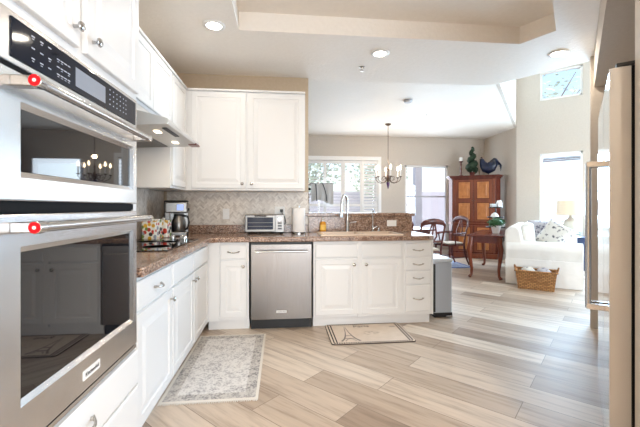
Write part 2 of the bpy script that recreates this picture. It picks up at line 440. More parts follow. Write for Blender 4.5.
# plantation shutters inside window 1: casing, four panels
x0, x1 = W1[0]-.07, W1[1]+.08
sh = thing('plantation_shutters', 'white plantation shutters of four louvered panels on the far dining window', 'shutters', ((x0+x1)/2, 8.775, W1[2]))
bm = NB()
box(bm, x0, x1, 8.70, 8.776, 2.36, 2.46); box(bm, x0, x1, 8.70, 8.776, .66, .75)
box(bm, x0, x0+.075, 8.70, 8.776, .75, 2.36); box(bm, x1-.085, x1, 8.70, 8.776, .75, 2.36)
obj('casing', bm, M_TRIM, sh, .004, world=True)
px = [(.61, 1.058), (1.064, 1.497), (1.533, 1.977), (2.013, 2.39)]
for i, (a, b) in enumerate(px):
    bm = NB(); s = .032
    box(bm, a, a+s, 8.72, 8.75, .76, 2.35); box(bm, b-s, b, 8.72, 8.75, .76, 2.35)
    for z in (.76, 1.22, 2.28): box(bm, a+s, b-s, 8.72, 8.75, z, z+.07)
    pn = obj('shutter_panel', bm, M_TRIM, sh, world=True)
    bm = NB(); tilt = [.12, .1, .12, .75][i]
    for lo, hi in ((.83, 1.22), (1.29, 2.28)):
        n = int((hi-lo)/.075)
        for j in range(n):
            z = lo + (j+.5)*(hi-lo)/n
            M = Matrix.Translation((0, 8.735, z)) @ Matrix.Rotation(tilt, 4, 'X')
            box(bm, a+s, b-s, -.032, .032, -.004, .004, M)
    obj('louvers', bm, M_TRIM, pn, world=True)
for a, b in ((1.498, 1.532), (1.978, 2.012)):
    bm = NB(); box(bm, a, b, 8.715, 8.765, .75, 2.36); obj('mullion', bm, M_TRIM, sh, world=True)
# blinds in the family-room window
for i, (s0, s1, z0, z1) in enumerate(h for h in FH if h[2] < 1):
    p = fw((s0+s1)/2)
    lab = ['white slatted window blind lowered behind the table lamp', 'white slatted window blind behind the refrigerator, next to the lamp window', 'white slatted window blind farthest along the family room wall'][i]
    t = thing('window_blind', lab, 'blind', (p.x, p.y, z1), -PI/4, 'slatted blinds in the family room')
    w = (s1-s0)/2-.05
    bm = NB(); box(bm, -w, w, -.005, .025, -.085, -.04); obj('headrail', bm, M_WPLASTIC, t)
    bm = NB()
    for j in range(38):
        z = -.11-j*.042
        box(bm, -w, w, -.012, .012, -.0012, .0012, Matrix.Translation((0, .008, z)) @ Matrix.Rotation(.15, 4, 'X'))
    obj('slats', bm, M_WPLASTIC, t)

# ------------------------------------------------------------------ outside
bm = NB(); box(bm, -12, 26, 8.95, 30, -.25, -.08); struct('ground_patio', bm, M_PATIO)
bm = NB(); box(bm, 9.4, 26, -12, 8.95, -.25, -.08); struct('ground_side', bm, M_PATIO)
bm = NB(); box(bm, -12, 26, 18, 18.2, -.1, 2.0)
tag(obj('garden_wall', bm, M_STUCCO), 'pale stucco garden wall beyond the dining windows', 'wall', kind='structure')
def leafy(bm, c, r, n, s=.05, squash=1):
    for _ in range(n):
        d = Vector((random.gauss(0, 1), random.gauss(0, 1), random.gauss(0, 1))).normalized()*r*(random.random()**.4)
        d.z *= squash; p = Vector(c)+d
        a = Vector((random.gauss(0, 1), random.gauss(0, 1), random.gauss(0, 1))).normalized(); u, w = frame_of(a)
        q = s*random.uniform(.6, 1.3)
        vs = [bm.verts.new(p+u*q*x+w*q*y*.5) for x, y in ((-1, 0), (0, -1), (1, 0), (0, 1))]; bm.faces.new(vs)
def tree(loc, h, r, lab, n=1500):
    t = thing('garden_tree', lab, 'tree', loc, 0, 'trees outside the windows')
    bm = NB(); tube(bm, [(0, 0, 0), (.05, .03, h*.35), (0, .1, h*.7)], [.12, .09, .04], 8)
    for i in range(7):
        a = i*2.4; q = (r*.7*math.cos(a), r*.7*math.sin(a), h*.75+.2*math.sin(i*3))
        tube(bm, [(0.03, .05, h*.4+.03*i*h), (q[0]*.5, q[1]*.5, h*.62), q], [.05, .03, .012], 6)
    obj('trunk', bm, M_BARK, t, smooth=60)
    bm = NB(); leafy(bm, (0, 0, h*.78), r, n, .09, .8); obj('crown', bm, M_HEDGE, t)
tree((1.0, 14.5, -.1), 4.0, 1.7, 'leafy green garden tree seen through the left shutters')
tree((4.6, 16.6, -.1), 3.6, 1.4, 'leafy green garden tree seen through the right shutters')
tree((8.6, 11.3, -.1), 7.2, 2.2, 'sparse garden tree with bare branches outside the high window', 420)
for i, (x, y) in enumerate(((8.2, 9.7), (8.9, 7.2), (10.8, 6.2))):
    bm = NB(); leafy(bm, (0, 0, .45), .6, 420, .07, .8)
    o = top('garden_shrub', bm, M_HEDGE, ['low green shrub outside the lamp window, left of the lamp', 'low green shrub outside the lamp window, behind the shade', 'low green shrub outside, farthest along the family room wall'][i], 'shrub', 'shrubs outside the family room')
    o.location = (x, y, -.1)
t = thing('patio_post', 'pale square patio post outside the tall dining window', 'post', (4.55, 11.6, -.08))
bm = NB(); box(bm, -.12, .12, -.12, .12, 0, 2.75); obj('shaft', bm, M_STUCCO, t, .01)
bm = NB(); box(bm, -.17, .17, -.17, .17, 0, .18); obj('plinth', bm, M_STUCCO, t, .01)
t = thing('pergola_beam', 'long patio roof beam outside the family room window', 'beam', (9.2, 9.0, 2.6))
bm = NB(); box(bm, -2.5, 2.5, -.06, .06, 0, .16, Matrix.Rotation(-.9, 4, 'Z')); obj('beam', bm, mat('weathered_beam', (.42, .38, .40), .8), t)
bm = NB(); 
for s in (-2.3, 2.3): box(bm, s-.06, s+.06, -.06, .06, -2.68, 0, Matrix.Rotation(-.9, 4, 'Z'))
obj('post', bm, M_STUCCO, t)

# ------------------------------------------------------------------ cabinetry helpers
def face_back(y):   # faces -y : a = x, b = z
    return lambda a, b, c: Vector((a, y-c, b))
def face_left(x):   # faces +x : a = y, b = z
    return lambda a, b, c: Vector((x+c, a, b))
DOORP = [(0, -.019), (0, -.003), (.003, 0), (.052, 0), (.056, -.007), (.070, -.007), (.098, -.001), (.102, 0)]
SLABP = [(0, -.019), (0, -.005), (.006, -.0015), (.012, 0)]
def door_part(t, mp, a0, a1, b0, b1, knob=None, name='door', kmat=None):
    bm = NB()
    pr = DOORP if min(a1-a0, b1-b0) > .23 else SLABP
    rings(bm, mp, a0, a1, b0, b1, pr)
    d = obj(name, bm, M_WHITE, t, world=True)
    if knob:
        bm = NB(); pts = [(.0, .0), (.0065, 0), (.0055, .012), (.008, .018), (.0155, .021), (.0165, .026), (.012, .031), (0, .033)]
        # lathe about the outward axis
        ka, kb = knob; n = 16; R = []
        for r, h in pts:
            if r == 0: R.append([bm.verts.new(mp(ka, kb, h))])
            else: R.append([bm.verts.new(mp(ka+r*math.cos(2*PI*i/n), kb+r*math.sin(2*PI*i/n), h)) for i in range(n)])
        for p, q in zip(R[:-1], R[1:]):
            for i in range(n):
                j = (i+1) % n
                if len(p) == 1: bm.faces.new((p[0], q[j], q[i]))
                elif len(q) == 1: bm.faces.new((p[i], p[j], q[0]))
                else: bm.faces.new((p[i], p[j], q[j], q[i]))
        obj('knob', bm, kmat or M_NICKEL, d, smooth=50, world=True)
    return d
def drawer_part(t, mp, a0, a1, b0, b1, pull=True, name='drawer'):
    bm = NB(); rings(bm, mp, a0, a1, b0, b1, SLABP); d = obj(name, bm, M_WHITE, t, world=True)
    if pull:
        bm = NB(); ca = (a0+a1)/2; cb = (b0+b1)/2; w = .048
        pts = [mp(ca-w*1.25, cb+.004, .004), mp(ca-w, cb, .010)] + [mp(ca+w*s, cb-.006*(1-s*s), .012+.020*(1-s*s)) for s in (-.7, -.35, 0, .35, .7)] + [mp(ca+w, cb, .010), mp(ca+w*1.25, cb+.004, .004)]
        tube(bm, pts, [.0035, .006, .005, .0055, .0065, .0055, .005, .006, .0035], 8)
        for s in (-1, 1):
            tube(bm, [mp(ca+s*w, cb, -.001), mp(ca+s*w, cb, .010)], .0075, 10)
        obj('pull', bm, M_NICKEL, d, smooth=60, world=True)
    return d
def base_body(t, kind, a0, a1, zt=.864):
    bm = NB()
    if kind == 'back': box(bm, a0, a1, D+.019, YB-.005, .1, zt)
    else: box(bm, XL+.005, -X0-.019, a0, a1, .1, .864)
    obj('carcass', bm, M_WHITE, t, world=True)
    bm = NB()
    if kind == 'back': box(bm, a0, a1, D+.07, YB-.02, 0, .1)
    else: box(bm, XL+.02, -X0-.07, a0, a1, 0, .1)
    obj('toe_kick', bm, M_WHITE, t, world=True)

GB = 'white base cabinets of the kitchen'
fl = face_left(-X0)
# left run
LB = [(1.805, 2.377, 'white base cabinet beside the wall ovens with bow-pull drawer over one door'),
      (2.377, 2.937, 'white base cabinet under the black cooktop, between two neighbours'),
      (2.937, D+.019, 'white base cabinet in the inner corner of the counters')]
for i, (a, b, lab) in enumerate(LB):
    t = thing('base_cabinet', lab, 'cabinet', (-1.0, (a+b)/2, 0), 0, GB)
    base_body(t, 'left', a, b)
    b2 = min(b, 3.505)
    drawer_part(t, fl, a+.012, b2-.012, .70, .842, i == 0)
    door_part(t, fl, a+.012, b2-.012, .115, .685, ((b2-.045, .63) if i < 2 else (a+.045, .63)))
fb = face_back(D)
t = thing('base_cabinet', 'narrow white base cabinet left of the dishwasher with one drawer', 'cabinet', (-.5, 3.8, 0), 0, GB)
base_body(t, 'back', -X0-.019, -.318)
bm = NB(); box(bm, -X0-.018, -.60, D, D+.019, .1, .864); box(bm, -.335, -.318, D+.003, D+.019, .1, .864); obj('filler', bm, M_WHITE, t, world=True)
drawer_part(t, fb, -.590, -.340, .70, .842); door_part(t, fb, -.590, -.340, .135, .685, (-.372, .63))
t = thing('sink_cabinet', 'wide white sink cabinet with two doors and two false drawer fronts', 'cabinet', (.77, 3.8, 0), 0, GB)
base_body(t, 'back', .315, 1.247, .72)
bm = NB(); box(bm, .315, 1.247, D+.019, D+.04, .72, .864); obj('top_rail', bm, M_WHITE, t, world=True)
for a, b in ((.315, .332), (.765, .808)):
    bm = NB(); box(bm, a, b, D+.003, D+.019, .1, .864); obj('face_stile', bm, M_WHITE, t, world=True)
for a, b, kx in ((.335, .765, .725), (.808, 1.228, .848)):
    drawer_part(t, fb, a, b, .70, .838, False, 'false_drawer'); door_part(t, fb, a, b, .125, .685, (kx, .63))
t = thing('drawer_cabinet', 'white cabinet of four stacked drawers at the counter end', 'cabinet', (1.4, 3.8, 0), 0, GB)
base_body(t, 'back', 1.247, 1.545)
bm = NB(); box(bm, 1.545, 1.556, D, YB, 0.1, .864); obj('end_panel', bm, M_WHITE, t, world=True)
for a, b in ((.70, .838), (.558, .69), (.415, .548), (.135, .405)): drawer_part(t, fb, 1.262, 1.530, a, b)

# uppers
YU = 3.80; XU = -.968; ZUB = 1.381; ZUT = 2.432
GU = 'white wall cabinets under the soffit'
def upper(lab, mp, a0, a1, b0, b1, doors, boxargs, cornice=None):
    t = thing('wall_cabinet', lab, 'cabinet', ((boxargs[0]+boxargs[1])/2, (boxargs[2]+boxargs[3])/2, b0), 0, GU)
    bm = NB(); box(bm, *boxargs, b0, b1); obj('carcass', bm, M_WHITE, t, .002, world=True)
    for (p, q, kx) in doors: door_part(t, mp, p, q, b0+.022, b1-.028, (kx, b0+.07) if kx is not None else None)
    bm = NB(); rings(bm, mp, a0, a1, b1-.018, b1+.004, [(0, -.03), (0, .004), (.004, .008)]); obj('top_rail', bm, M_WHITE, t, world=True)
    return t
fbu = face_back(YU); flu = face_left(XU)
upper('white two-door wall cabinet over the coffee maker and toaster oven', fbu, XU+.01, .25, ZUB, ZUT, [(-.925, -.372, -.41), (-.35, .232, -.312)], (XU-.019, .25, YU+.02, YB-.004))
upper('white wall cabinet in the inner corner beyond the range hood', flu, 3.31, YU+.012, ZUB, ZUT, [(3.325, 3.775, None)], (XL+.004, XU-.02, 3.31, YB-.004))
upper('white two-door wall cabinet right above the steel range hood', flu, 2.36, 3.305, 1.925, ZUT, [(2.372, 2.828, None), (2.836, 3.292, None)], (XL+.004, XU-.02, 2.36, 3.305))
upper('white wall cabinet between the oven tower and the hood cabinet', flu, 1.81, 2.355, 1.925, ZUT, [(1.83, 2.34, None)], (XL+.004, XU-.02, 1.81, 2.355))

# oven tower
t = thing('oven_cabinet', 'tall white cabinet tower housing the double wall oven', 'cabinet', (-1.0, 1.3, 0))
bm = NB(); xb, xf = XL+.004, -X0-.001
box(bm, xb, xf, .79, 1.80, 1.712, 2.62); box(bm, xb, xf, .79, 1.80, .1, .545)
box(bm, xb, xf, .79, .855, .545, 1.712); box(bm, xb, xf, 1.765, 1.80, .545, 1.712); box(bm, xb, xb+.05, .855, 1.765, .545, 1.712)
obj('carcass', bm, M_WHITE, t, world=True)
bm = NB(); box(bm, xb+.01, xf-.07, .79, 1.80, 0, .1); obj('toe_kick', bm, M_WHITE, t, world=True)
ft = face_left(-.675)
door_part(t, ft, .825, 1.283, 1.745, 2.56, (1.245, 1.80), kmat=M_CHROME)
door_part(t, ft, 1.325, 1.782, 1.745, 2.56, (1.362, 1.80), kmat=M_CHROME)
drawer_part(t, ft, .825, 1.782, .375, .535); drawer_part(t, ft, .825, 1.782, .115, .365)

# double oven
t = thing('double_wall_oven', 'stainless double wall oven with black glass doors and touch panel', 'oven', (-.95, 1.31, .55))
OY0, OY1 = .862, 1.757
bm = NB(); box(bm, -1.24, -.70, .862, 1.757, .552, 1.706); obj('oven_body', bm, M_DARK, t, world=True)
# control panel frame and glass
bm = NB(); box(bm, -.70, -.676, OY0, OY1, 1.572, 1.706); obj('panel_frame', bm, M_STEELH, t, .003, world=True)
bm = NB(); box(bm, -.68, -.672, .972, 1.735, 1.588, 1.690); cp = obj('control_panel', bm, M_PANEL, t, .001, world=True)
bm = NB(); box(bm, -.673, -.6712, 1.250, 1.448, 1.606, 1.668); obj('display', bm, M_LCD, cp, world=True)
bm = NB(); xx = -.6712
for j, (ys, zs) in enumerate([((1.05, 1.085, 1.12), (1.672, 1.640, 1.612)), ((1.16, 1.178, 1.196, 1.214), (1.655, 1.632, 1.61))]):
    for y in ys:
        for z in zs:
            box(bm, -.673, xx, y-.008, y+.005, z-.0015, z+.0015)
            if random.random() < .6: box(bm, -.673, xx, y-.006, y+.002, z-.0078, z-.0058)
for y in (1.485, 1.515, 1.545, 1.575, 1.605, 1.63):
    for z in (1.67, 1.651, 1.632, 1.613): box(bm, -.673, xx, y-.003, y+.003, z-.002, z+.002)
obj('legend_print', bm, M_LEGEND, cp, world=True)
def oven_door(z0, z1, gz0, gz1, hz, medal=True):
    bm = NB()
    gy0, gy1 = 1.022, 1.70
    mp = face_left(-.675)
    # door slab with a recessed window opening
    O = [[bm.verts.new(mp(a, b, c)) for a, b in ((OY0+i, z0+i), (OY1-i, z0+i), (OY1-i, z1-i), (OY0+i, z1-i))] for i, c in ((0, -.03), (0, -.004), (.004, 0))]
    I = [[bm.verts.new(mp(a, b, c)) for a, b in ((gy0-i, gz0-i), (gy1+i, gz0-i), (gy1+i, gz1+i), (gy0-i, gz1+i))] for i, c in ((.016, 0), (0, -.010), (0, -.03))]
    R = O+I
    for p, q in zip(R[:-1], R[1:]):
        for i in range(4): bm.faces.new((p[i], p[(i+1) % 4], q[(i+1) % 4], q[i]))
    d = obj('oven_door', bm, M_STEELH, t, world=True)
    bm = NB(); box(bm, -.70, -.685, gy0+.001, gy1-.001, gz0+.001, gz1-.001); obj('oven_window', bm, M_BGLASS, d, world=True)
    bm = NB(); hx = -.617
    cyl(bm, (hx, .995, hz), (hx, 1.752, hz), .0135, n=20)
    for y in (.985, 1.735): box(bm, -.676, hx+.012, y-.016, y+.016, hz-.014, hz+.014)
    h = obj('door_handle', bm, M_STEEL, d, .003, smooth=40, world=True)
    # red medallion faces the near end of the bar
    bm = NB(); cyl(bm, (hx, .996, hz), (hx, .9685, hz), .0165, n=24); obj('handle_cap', bm, M_CHROME, h, .002, smooth=40, world=True)
    bm = NB(); cyl(bm, (hx, .969, hz), (hx, .9665, hz), .0145, n=24); md = obj('medallion', bm, M_RED, h, smooth=40, world=True)
    bm = NB(); cyl(bm, (hx, .9667, hz), (hx, .9655, hz), .0045, n=12); obj('medallion_mark', bm, M_WPLASTIC, h, world=True)
    return d
oven_door(1.225, 1.560, 1.3016, 1.4676, 1.528)
bm = NB(); box(bm, -.70, -.688, OY0+.01, OY1-.01, 1.196, 1.222); obj('vent_strip', bm, M_DARK, t, world=True)
bm = NB(); box(bm, -.70, -.680, OY0, OY1, 1.560, 1.571); obj('vent_slot', bm, M_DARK, t, world=True)
d2 = oven_door(.572, 1.190, .7016, 1.0898, 1.157)
bm = NB(); box(bm, -.676, -.672, 1.300, 1.410, .612, .645); pl = obj('nameplate', bm, M_WPLASTIC, d2, .001, world=True)
bm = text_bm('KitchenAid', .020, lambda a, b, c: Vector((-.6716+c, 1.355+a, .6285+b)))
obj('lettering', bm, M_PANEL, pl, world=True)
bm = NB(); box(bm, -.70, -.678, OY0, OY1, .552, .568); obj('base_trim', bm, M_STEELH, t, world=True)

# ------------------------------------------------------------------ counters and splash
bm = NB()
ce = -X0+.03; cy = D-.03
OUTC = [(XL+.003, 1.805), (ce, 1.805), (ce, cy-.05), (ce+.05, cy), (1.50, cy), (1.575, cy+.05), (1.585, YB-.003), (1.56, YB-.002), (XL+.003, YB-.002)]
HOLC = [(.425, 3.625), (1.235, 3.625), (1.235, 4.015), (.425, 4.015)]
bm.free(); bm = poly_hole(OUTC, HOLC, .914)
b2 = poly_hole(OUTC, HOLC, .866); me_ = bpy.data.meshes.new('tmp'); b2.to_mesh(me_); bm.from_mesh(me_); b2.free(); bpy.data.meshes.remove(me_)
for pl_ in (OUTC, HOLC):
    lo_ = [bm.verts.new((x, y, .866)) for x, y in pl_]; hi_ = [bm.verts.new((x, y, .914)) for x, y in pl_]
    for k in range(len(pl_)):
        m_ = (k+1) % len(pl_); bm.faces.new((lo_[k], lo_[m_], hi_[m_], hi_[k]))
bmesh.ops.remove_doubles(bm, verts=bm.verts, dist=1e-5)
ct = top('countertop', bm, M_GRANITE, 'brown speckled granite worktop running round the corner to the peninsula end', 'countertop', bevel=.008)
bm = NB(); box(bm, XL+.004, .30, YB-.024, YB-.002, .9155, 1.005); 

top('granite_upstand', bm, M_GRANITE, 'low brown granite upstand strip below the pale tiles', 'backsplash', bevel=.002)
bm = NB(); box(bm, .312, 1.55, YB-.022, YB-.001, .9155, 1.098); top('bar_backsplash', bm, M_GRANITE, 'tall brown granite splash panel behind the sink', 'backsplash', bevel=.002)
bm = NB(); prism(bm, [(.235, YB-.035), (1.57, YB-.035), (1.59, YB-.02), (1.59, YB+.33), (1.57, YB+.35), (.312, YB+.35), (.312, YB+.127), (.311, YB-.002), (.235, YB-.002)], 1.10, 1.137)
top('bar_counter', bm, M_GRANITE, 'raised granite bar ledge above the sink splash', 'countertop', bevel=.006)
# herringbone marble tiles (geometry, tone per tile)
def herring(name, u0, u1, v0, v1, mp, lab):
    bm = NB(); tl = bm.faces.layers.float.new('tone'); w, l = .017, .051; g = .0007
    c, s = math.cos(PI/4), math.sin(PI/4)
    for i in range(-200, 200):
        for j in range(-60, 60):
            for kind in (0, 1):
                bx = i*w + j*(l+0)*1.0; by = i*w - j*l
                if kind == 0: r = (bx, bx+l, by, by+w)
                else: r = (bx, bx+w, by+w, by+w+l)
                ctr = ((r[0]+r[1])/2, (r[2]+r[3])/2)
                cu = c*ctr[0]-s*ctr[1]; cv = s*ctr[0]+c*ctr[1]
                if not (u0 < cu < u1 and v0 < cv < v1): continue
                vs = []
                for a, b in ((r[0]+g, r[2]+g), (r[1]-g, r[2]+g), (r[1]-g, r[3]-g), (r[0]+g, r[3]-g)):
                    uu = min(max(c*a-s*b, u0), u1); vv = min(max(s*a+c*b, v0), v1); vs.append(bm.verts.new(mp(uu, vv, .007)))
                try: f = bm.faces.new(vs); f[tl] = .10+.42*random.random()
                except Exception: pass
    n = len(bm.faces)
    vals = [f[tl] for f in bm.faces]
    # thin grout bed behind the tiles
    b = [bm.verts.new(mp(a, q, cc)) for cc in (.001, .0063) for a, q in ((u0, v0), (u1, v0), (u1, v1), (u0, v1))]
    for q in ((0, 3, 2, 1), (4, 5, 6, 7), (0, 1, 5, 4), (1, 2, 6, 5), (2, 3, 7, 6), (3, 0, 4, 7)):
        f = bm.faces.new([b[i] for i in q]); f[tl] = .3
    o = obj(name, bm, M_TILE); tag(o, lab, 'backsplash'); return o
herring('tile_backsplash', XL+.03, .305, 1.006, 1.380, lambda a, b, c: Vector((a, YB-c, b)), 'herringbone marble tile backsplash on the back wall behind the appliances')
herring('tile_backsplash', 1.81, YB-.03, .918, 1.74, lambda a, b, c: Vector((XL+c, a, b)), 'herringbone marble tile backsplash on the left wall behind the cooktop')

# ------------------------------------------------------------------ range hood, cooktop
t = thing('range_hood', 'stainless under-cabinet range hood with two lit lamps', 'range hood', (-1.0, 2.83, 1.74))
bm = NB()
prism(bm, [(XL+.012, 1.72), (-.735, 1.745), (-.725, 1.765), (-.735, 1.785), (-.985, 1.85), (-.985, 1.922), (XL+.012, 1.922)], 2.40, 3.26, lambda a, b, c: Vector((a, c, b)))
obj('hood_shell', bm, mat('hood_steel', (.66, .645, .62), .34, .7), t, .003, world=True)
def under(y0, y1, xa, xb, off):
    f = lambda x: 1.72+(x-(XL+.012))*(.025/.557)
    bm = NB(); v = [bm.verts.new((x, y, f(x)-o)) for o in (0, off) for x, y in ((xa, y0), (xb, y0), (xb, y1), (xa, y1))]
    for q in ((0, 1, 2, 3), (4, 7, 6, 5), (0, 4, 5, 1), (1, 5, 6, 2), (2, 6, 7, 3), (3, 7, 4, 0)): bm.faces.new([v[i] for i in q])
    return bm
for y0, y1 in ((2.45, 2.82), (2.84, 3.21)): obj('grease_filter', under(y0, y1, -1.26, -.98, .006), mat('filter_mesh', (.16, .145, .13), .5, .5), t, world=True)
for y in (2.62, 3.04): obj('hood_lamp', under(y-.04, y+.04, -.885, -.85, .005), M_SHIP, t, world=True)
obj('control_strip', under(2.5, 2.8, -.80, -.77, .005), M_BLACK, t, world=True)
bm = NB(); box(bm, -.79, -.7225, 3.14, 3.263, 1.738, 1.752); obj('end_strip', bm, mat('strip_dark_red', (.16, .02, .015), .3), t, world=True)  # dark red strip at the far end of the hood lip
for y in (2.62, 3.04):
    area_light('hood_lamp_light', (-.87, y, 1.718), (0, 0, 0), .06, .1, .6, (1, .85, .65))
t = thing('cooktop', 'black glass cooktop set in the left counter', 'cooktop', (-.99, 2.95, .914))
bm = NB(); box(bm, -1.235, -.755, 2.46, 3.36, .9148, .922); obj('glass_top', bm, M_BGLASS, t, .002, world=True)
for (x, y, r) in ((-1.12, 2.7, .085), (-.9, 2.7, .1), (-1.1, 3.1, .09), (-.93, 3.08, .075)):
    bm = NB(); lathe(bm, [(r-.003, .9222), (r, .9225), (r+.003, .9222)], 32, (x, y, 0)); obj('burner_ring', bm, mat('burner_grey', (.08, .08, .08), .3), t, world=True)
for (x, y) in ((-.955, 3.28), (-.875, 3.28), (-.835, 3.20)):
    bm = NB(); lathe(bm, [(0, .9222), (.020, .9222), (.021, .945), (.018, .958), (.014, .961), (0, .961)], 20, (x, y, 0)); obj('control_knob', bm, M_CHROME, t, smooth=40, world=True)

# ------------------------------------------------------------------ dishwasher
t = thing('dishwasher', 'stainless dishwasher with a bar handle between white cabinets', 'dishwasher', (0, 3.8, 0))
bm = NB(); box(bm, -.306, .306, D+.03, YB-.01, .1, .862); obj('tub', bm, M_DARK, t, world=True)
bm = NB(); box(bm, -.298, .298, D-.012, D+.028, .105, .842); dd = obj('door', bm, M_STEELW, t, .004, world=True)
bm = NB(); box(bm, -.298, .298, D-.002, D+.028, .844, .860); obj('control_strip', bm, M_BLACK, t, world=True)
bm = NB(); box(bm, -.300, .300, D+.05, D+.08, .0, .1); obj('kick_plate', bm, M_BLACK, t, world=True)
bm = NB(); cyl(bm, (-.255, D-.055, .775), (.255, D-.055, .775), .0105, n=16)
for x in (-.235, .235): cyl(bm, (x, D-.013, .775), (x, D-.055, .775), .009, n=12)
obj('bar_handle', bm, M_CHROME, dd, smooth=40, world=True)
bm = NB(); box(bm, -.05, .05, D-.0145, D-.012, .170, .192); pl = obj('nameplate', bm, M_WPLASTIC, dd, world=True)
bm = text_bm('KitchenAid', .017, lambda a, b, c: Vector((a, D-.0148-c, .181+b))); obj('lettering', bm, M_PANEL, pl, world=True)

# ------------------------------------------------------------------ sink, faucets
t = thing('kitchen_sink', 'biscuit double-bowl sink set in the granite counter', 'sink', (.83, 3.83, .914))
bm = NB()
sx0, sx1, sy0, sy1 = .40, 1.26, 3.60, 4.04
ho = [[(.44, 3.64), (.825, 3.64), (.825, 4.0), (.44, 4.0)], [(.865, 3.64), (1.22, 3.64), (1.22, 4.0), (.865, 4.0)]]
es = []
for pl_ in [[(sx0, sy0), (sx1, sy0), (sx1, sy1), (sx0, sy1)]]+ho:
    vs = [bm.verts.new((x, y, .928)) for x, y in pl_]; es += [bm.edges.new((vs[k], vs[(k+1) % 4])) for k in range(4)]
bmesh.ops.triangle_fill(bm, edges=es, use_beauty=True)
a_ = [bm.verts.new((x, y, .928)) for x, y in [(sx0, sy0), (sx1, sy0), (sx1, sy1), (sx0, sy1)]]; b_ = [bm.verts.new((x, y, .9146)) for x, y in [(sx0-.003, sy0-.003), (sx1+.003, sy0-.003), (sx1+.003, sy1+.003), (sx0-.003, sy1+.003)]]
for k in range(4): bm.faces.new((a_[k], a_[(k+1) % 4], b_[(k+1) % 4], b_[k]))
bmesh.ops.remove_doubles(bm, verts=bm.verts, dist=1e-5)
obj('rim', bm, M_SINK, t, .004, world=True)
for pl_ in ho:
    bm = NB(); cx_ = sum(p[0] for p in pl_)/4; cy_ = sum(p[1] for p in pl_)/4; L_ = []
    for z, f in ((.927, 1), (.80, .96), (.775, .93), (.765, .86)): L_.append([bm.verts.new((cx_+(x-cx_)*f, cy_+(y-cy_)*f, z)) for x, y in pl_])
    for p, q in zip(L_[:-1], L_[1:]):
        for k in range(4): bm.faces.new((p[k], p[(k+1) % 4], q[(k+1) % 4], q[k]))
    bm.faces.new(L_[-1]); bw = obj('bowl', bm, M_SINK, t, world=True)
    bm = NB(); lathe(bm, [(0, .7655), (.04, .7655), (.042, .769), (.03, .7675), (0, .767)], 20, (cx_, cy_, 0)); obj('drain', bm, M_CHROME, bw, smooth=40, world=True)
t = thing('kitchen_faucet', 'tall chrome gooseneck faucet behind the sink', 'faucet', (.76, 4.083, .914))
bm = NB(); lathe(bm, [(0, 0.002), (.028, .002), (.028, .012), (.02, .03), (.018, .14), (.015, .15), (0, .15)], 20); obj('faucet_body', bm, M_CHROME, t, smooth=40)
bm = NB(); pts = [(0, 0, .14), (0, 0, .33)]
for i in range(1, 13):
    a = PI*i/12*1.05; pts.append((-.045+.045*math.cos(a), -.06+.06*math.cos(a), .33+.10*math.sin(a)))
pts.append((pts[-1][0]-.002, pts[-1][1]+.0, pts[-1][2]-.05))
tube(bm, pts, .012, 12); obj('spout', bm, M_CHROME, t, smooth=60)
bm = NB(); q = Vector(pts[-1]); cyl(bm, q, q+Vector((-.006, 0, -.085)), .015, .019, 14); obj('spray_head', bm, M_CHROME, t, smooth=40)
bm = NB(); tube(bm, [(.016, 0, .10), (.045, -.01, .115), (.10, -.02, .122)], [.009, .008, .006], 10); obj('lever', bm, M_CHROME, t, smooth=60)
t = thing('water_tap', 'small slim filtered-water tap right of the gooseneck faucet', 'faucet', (1.06, 4.083, .914))
bm = NB(); lathe(bm, [(0, .002), (.02, .002), (.018, .012), (.009, .03), (.008, .07), (0, .07)], 16); obj('tap_body', bm, M_CHROME, t, smooth=40)
bm = NB(); pts = [(0, 0, .06), (0, 0, .22)]+[(-.0, -.035+.035*math.cos(PI*i/8), .22+.035*math.sin(PI*i/8)) for i in range(1, 9)]
tube(bm, pts, .006, 10); obj('spout', bm, M_CHROME, t, smooth=60)
bm = NB(); tube(bm, [(.005, 0, .05), (.03, -.005, .055), (.05, -.008, .07)], [.007, .006, .005], 8); obj('lever', bm, M_CHROME, t, smooth=60)
t = thing('side_dispenser', 'squat chrome dispenser knob next to the slim tap', 'dispenser', (1.13, 4.083, .914))
bm = NB(); lathe(bm, [(0, .002), (.02, .002), (.018, .02), (.011, .03), (.011, .05), (0, .052)], 16); obj('pump_body', bm, M_CHROME, t, smooth=40)
bm = NB(); tube(bm, [(0, 0, .05), (0, -.01, .062), (0, -.05, .06)], [.009, .009, .006], 10); obj('nozzle', bm, M_CHROME, t, smooth=60)
t = thing('soap_bottle', 'orange hand-soap bottle with a white pump beside the sink', 'soap', (.475, 4.085, .914))
bm = NB(); lathe(bm, [(0, .002), (.034, .002), (.036, .01), (.036, .10), (.030, .118), (.014, .128), (0, .128)], 20, sx=1, sy=.7); obj('bottle', bm, M_SOAP, t, smooth=50)
bm = NB(); lathe(bm, [(.0366, .03), (.0366, .09)], 20, sx=1, sy=.72); obj('front_label', bm, M_LABEL, t, smooth=60)
bm = NB(); lathe(bm, [(0, .128), (.016, .128), (.016, .142), (.006, .146), (.006, .160), (.013, .162), (.013, .170), (0, .171)], 16)
tube(bm, [(0, 0, .165), (-.01, -.02, .166), (-.012, -.035, .160)], [.006, .005, .004], 8); obj('pump', bm, M_WPLASTIC, t, smooth=40)

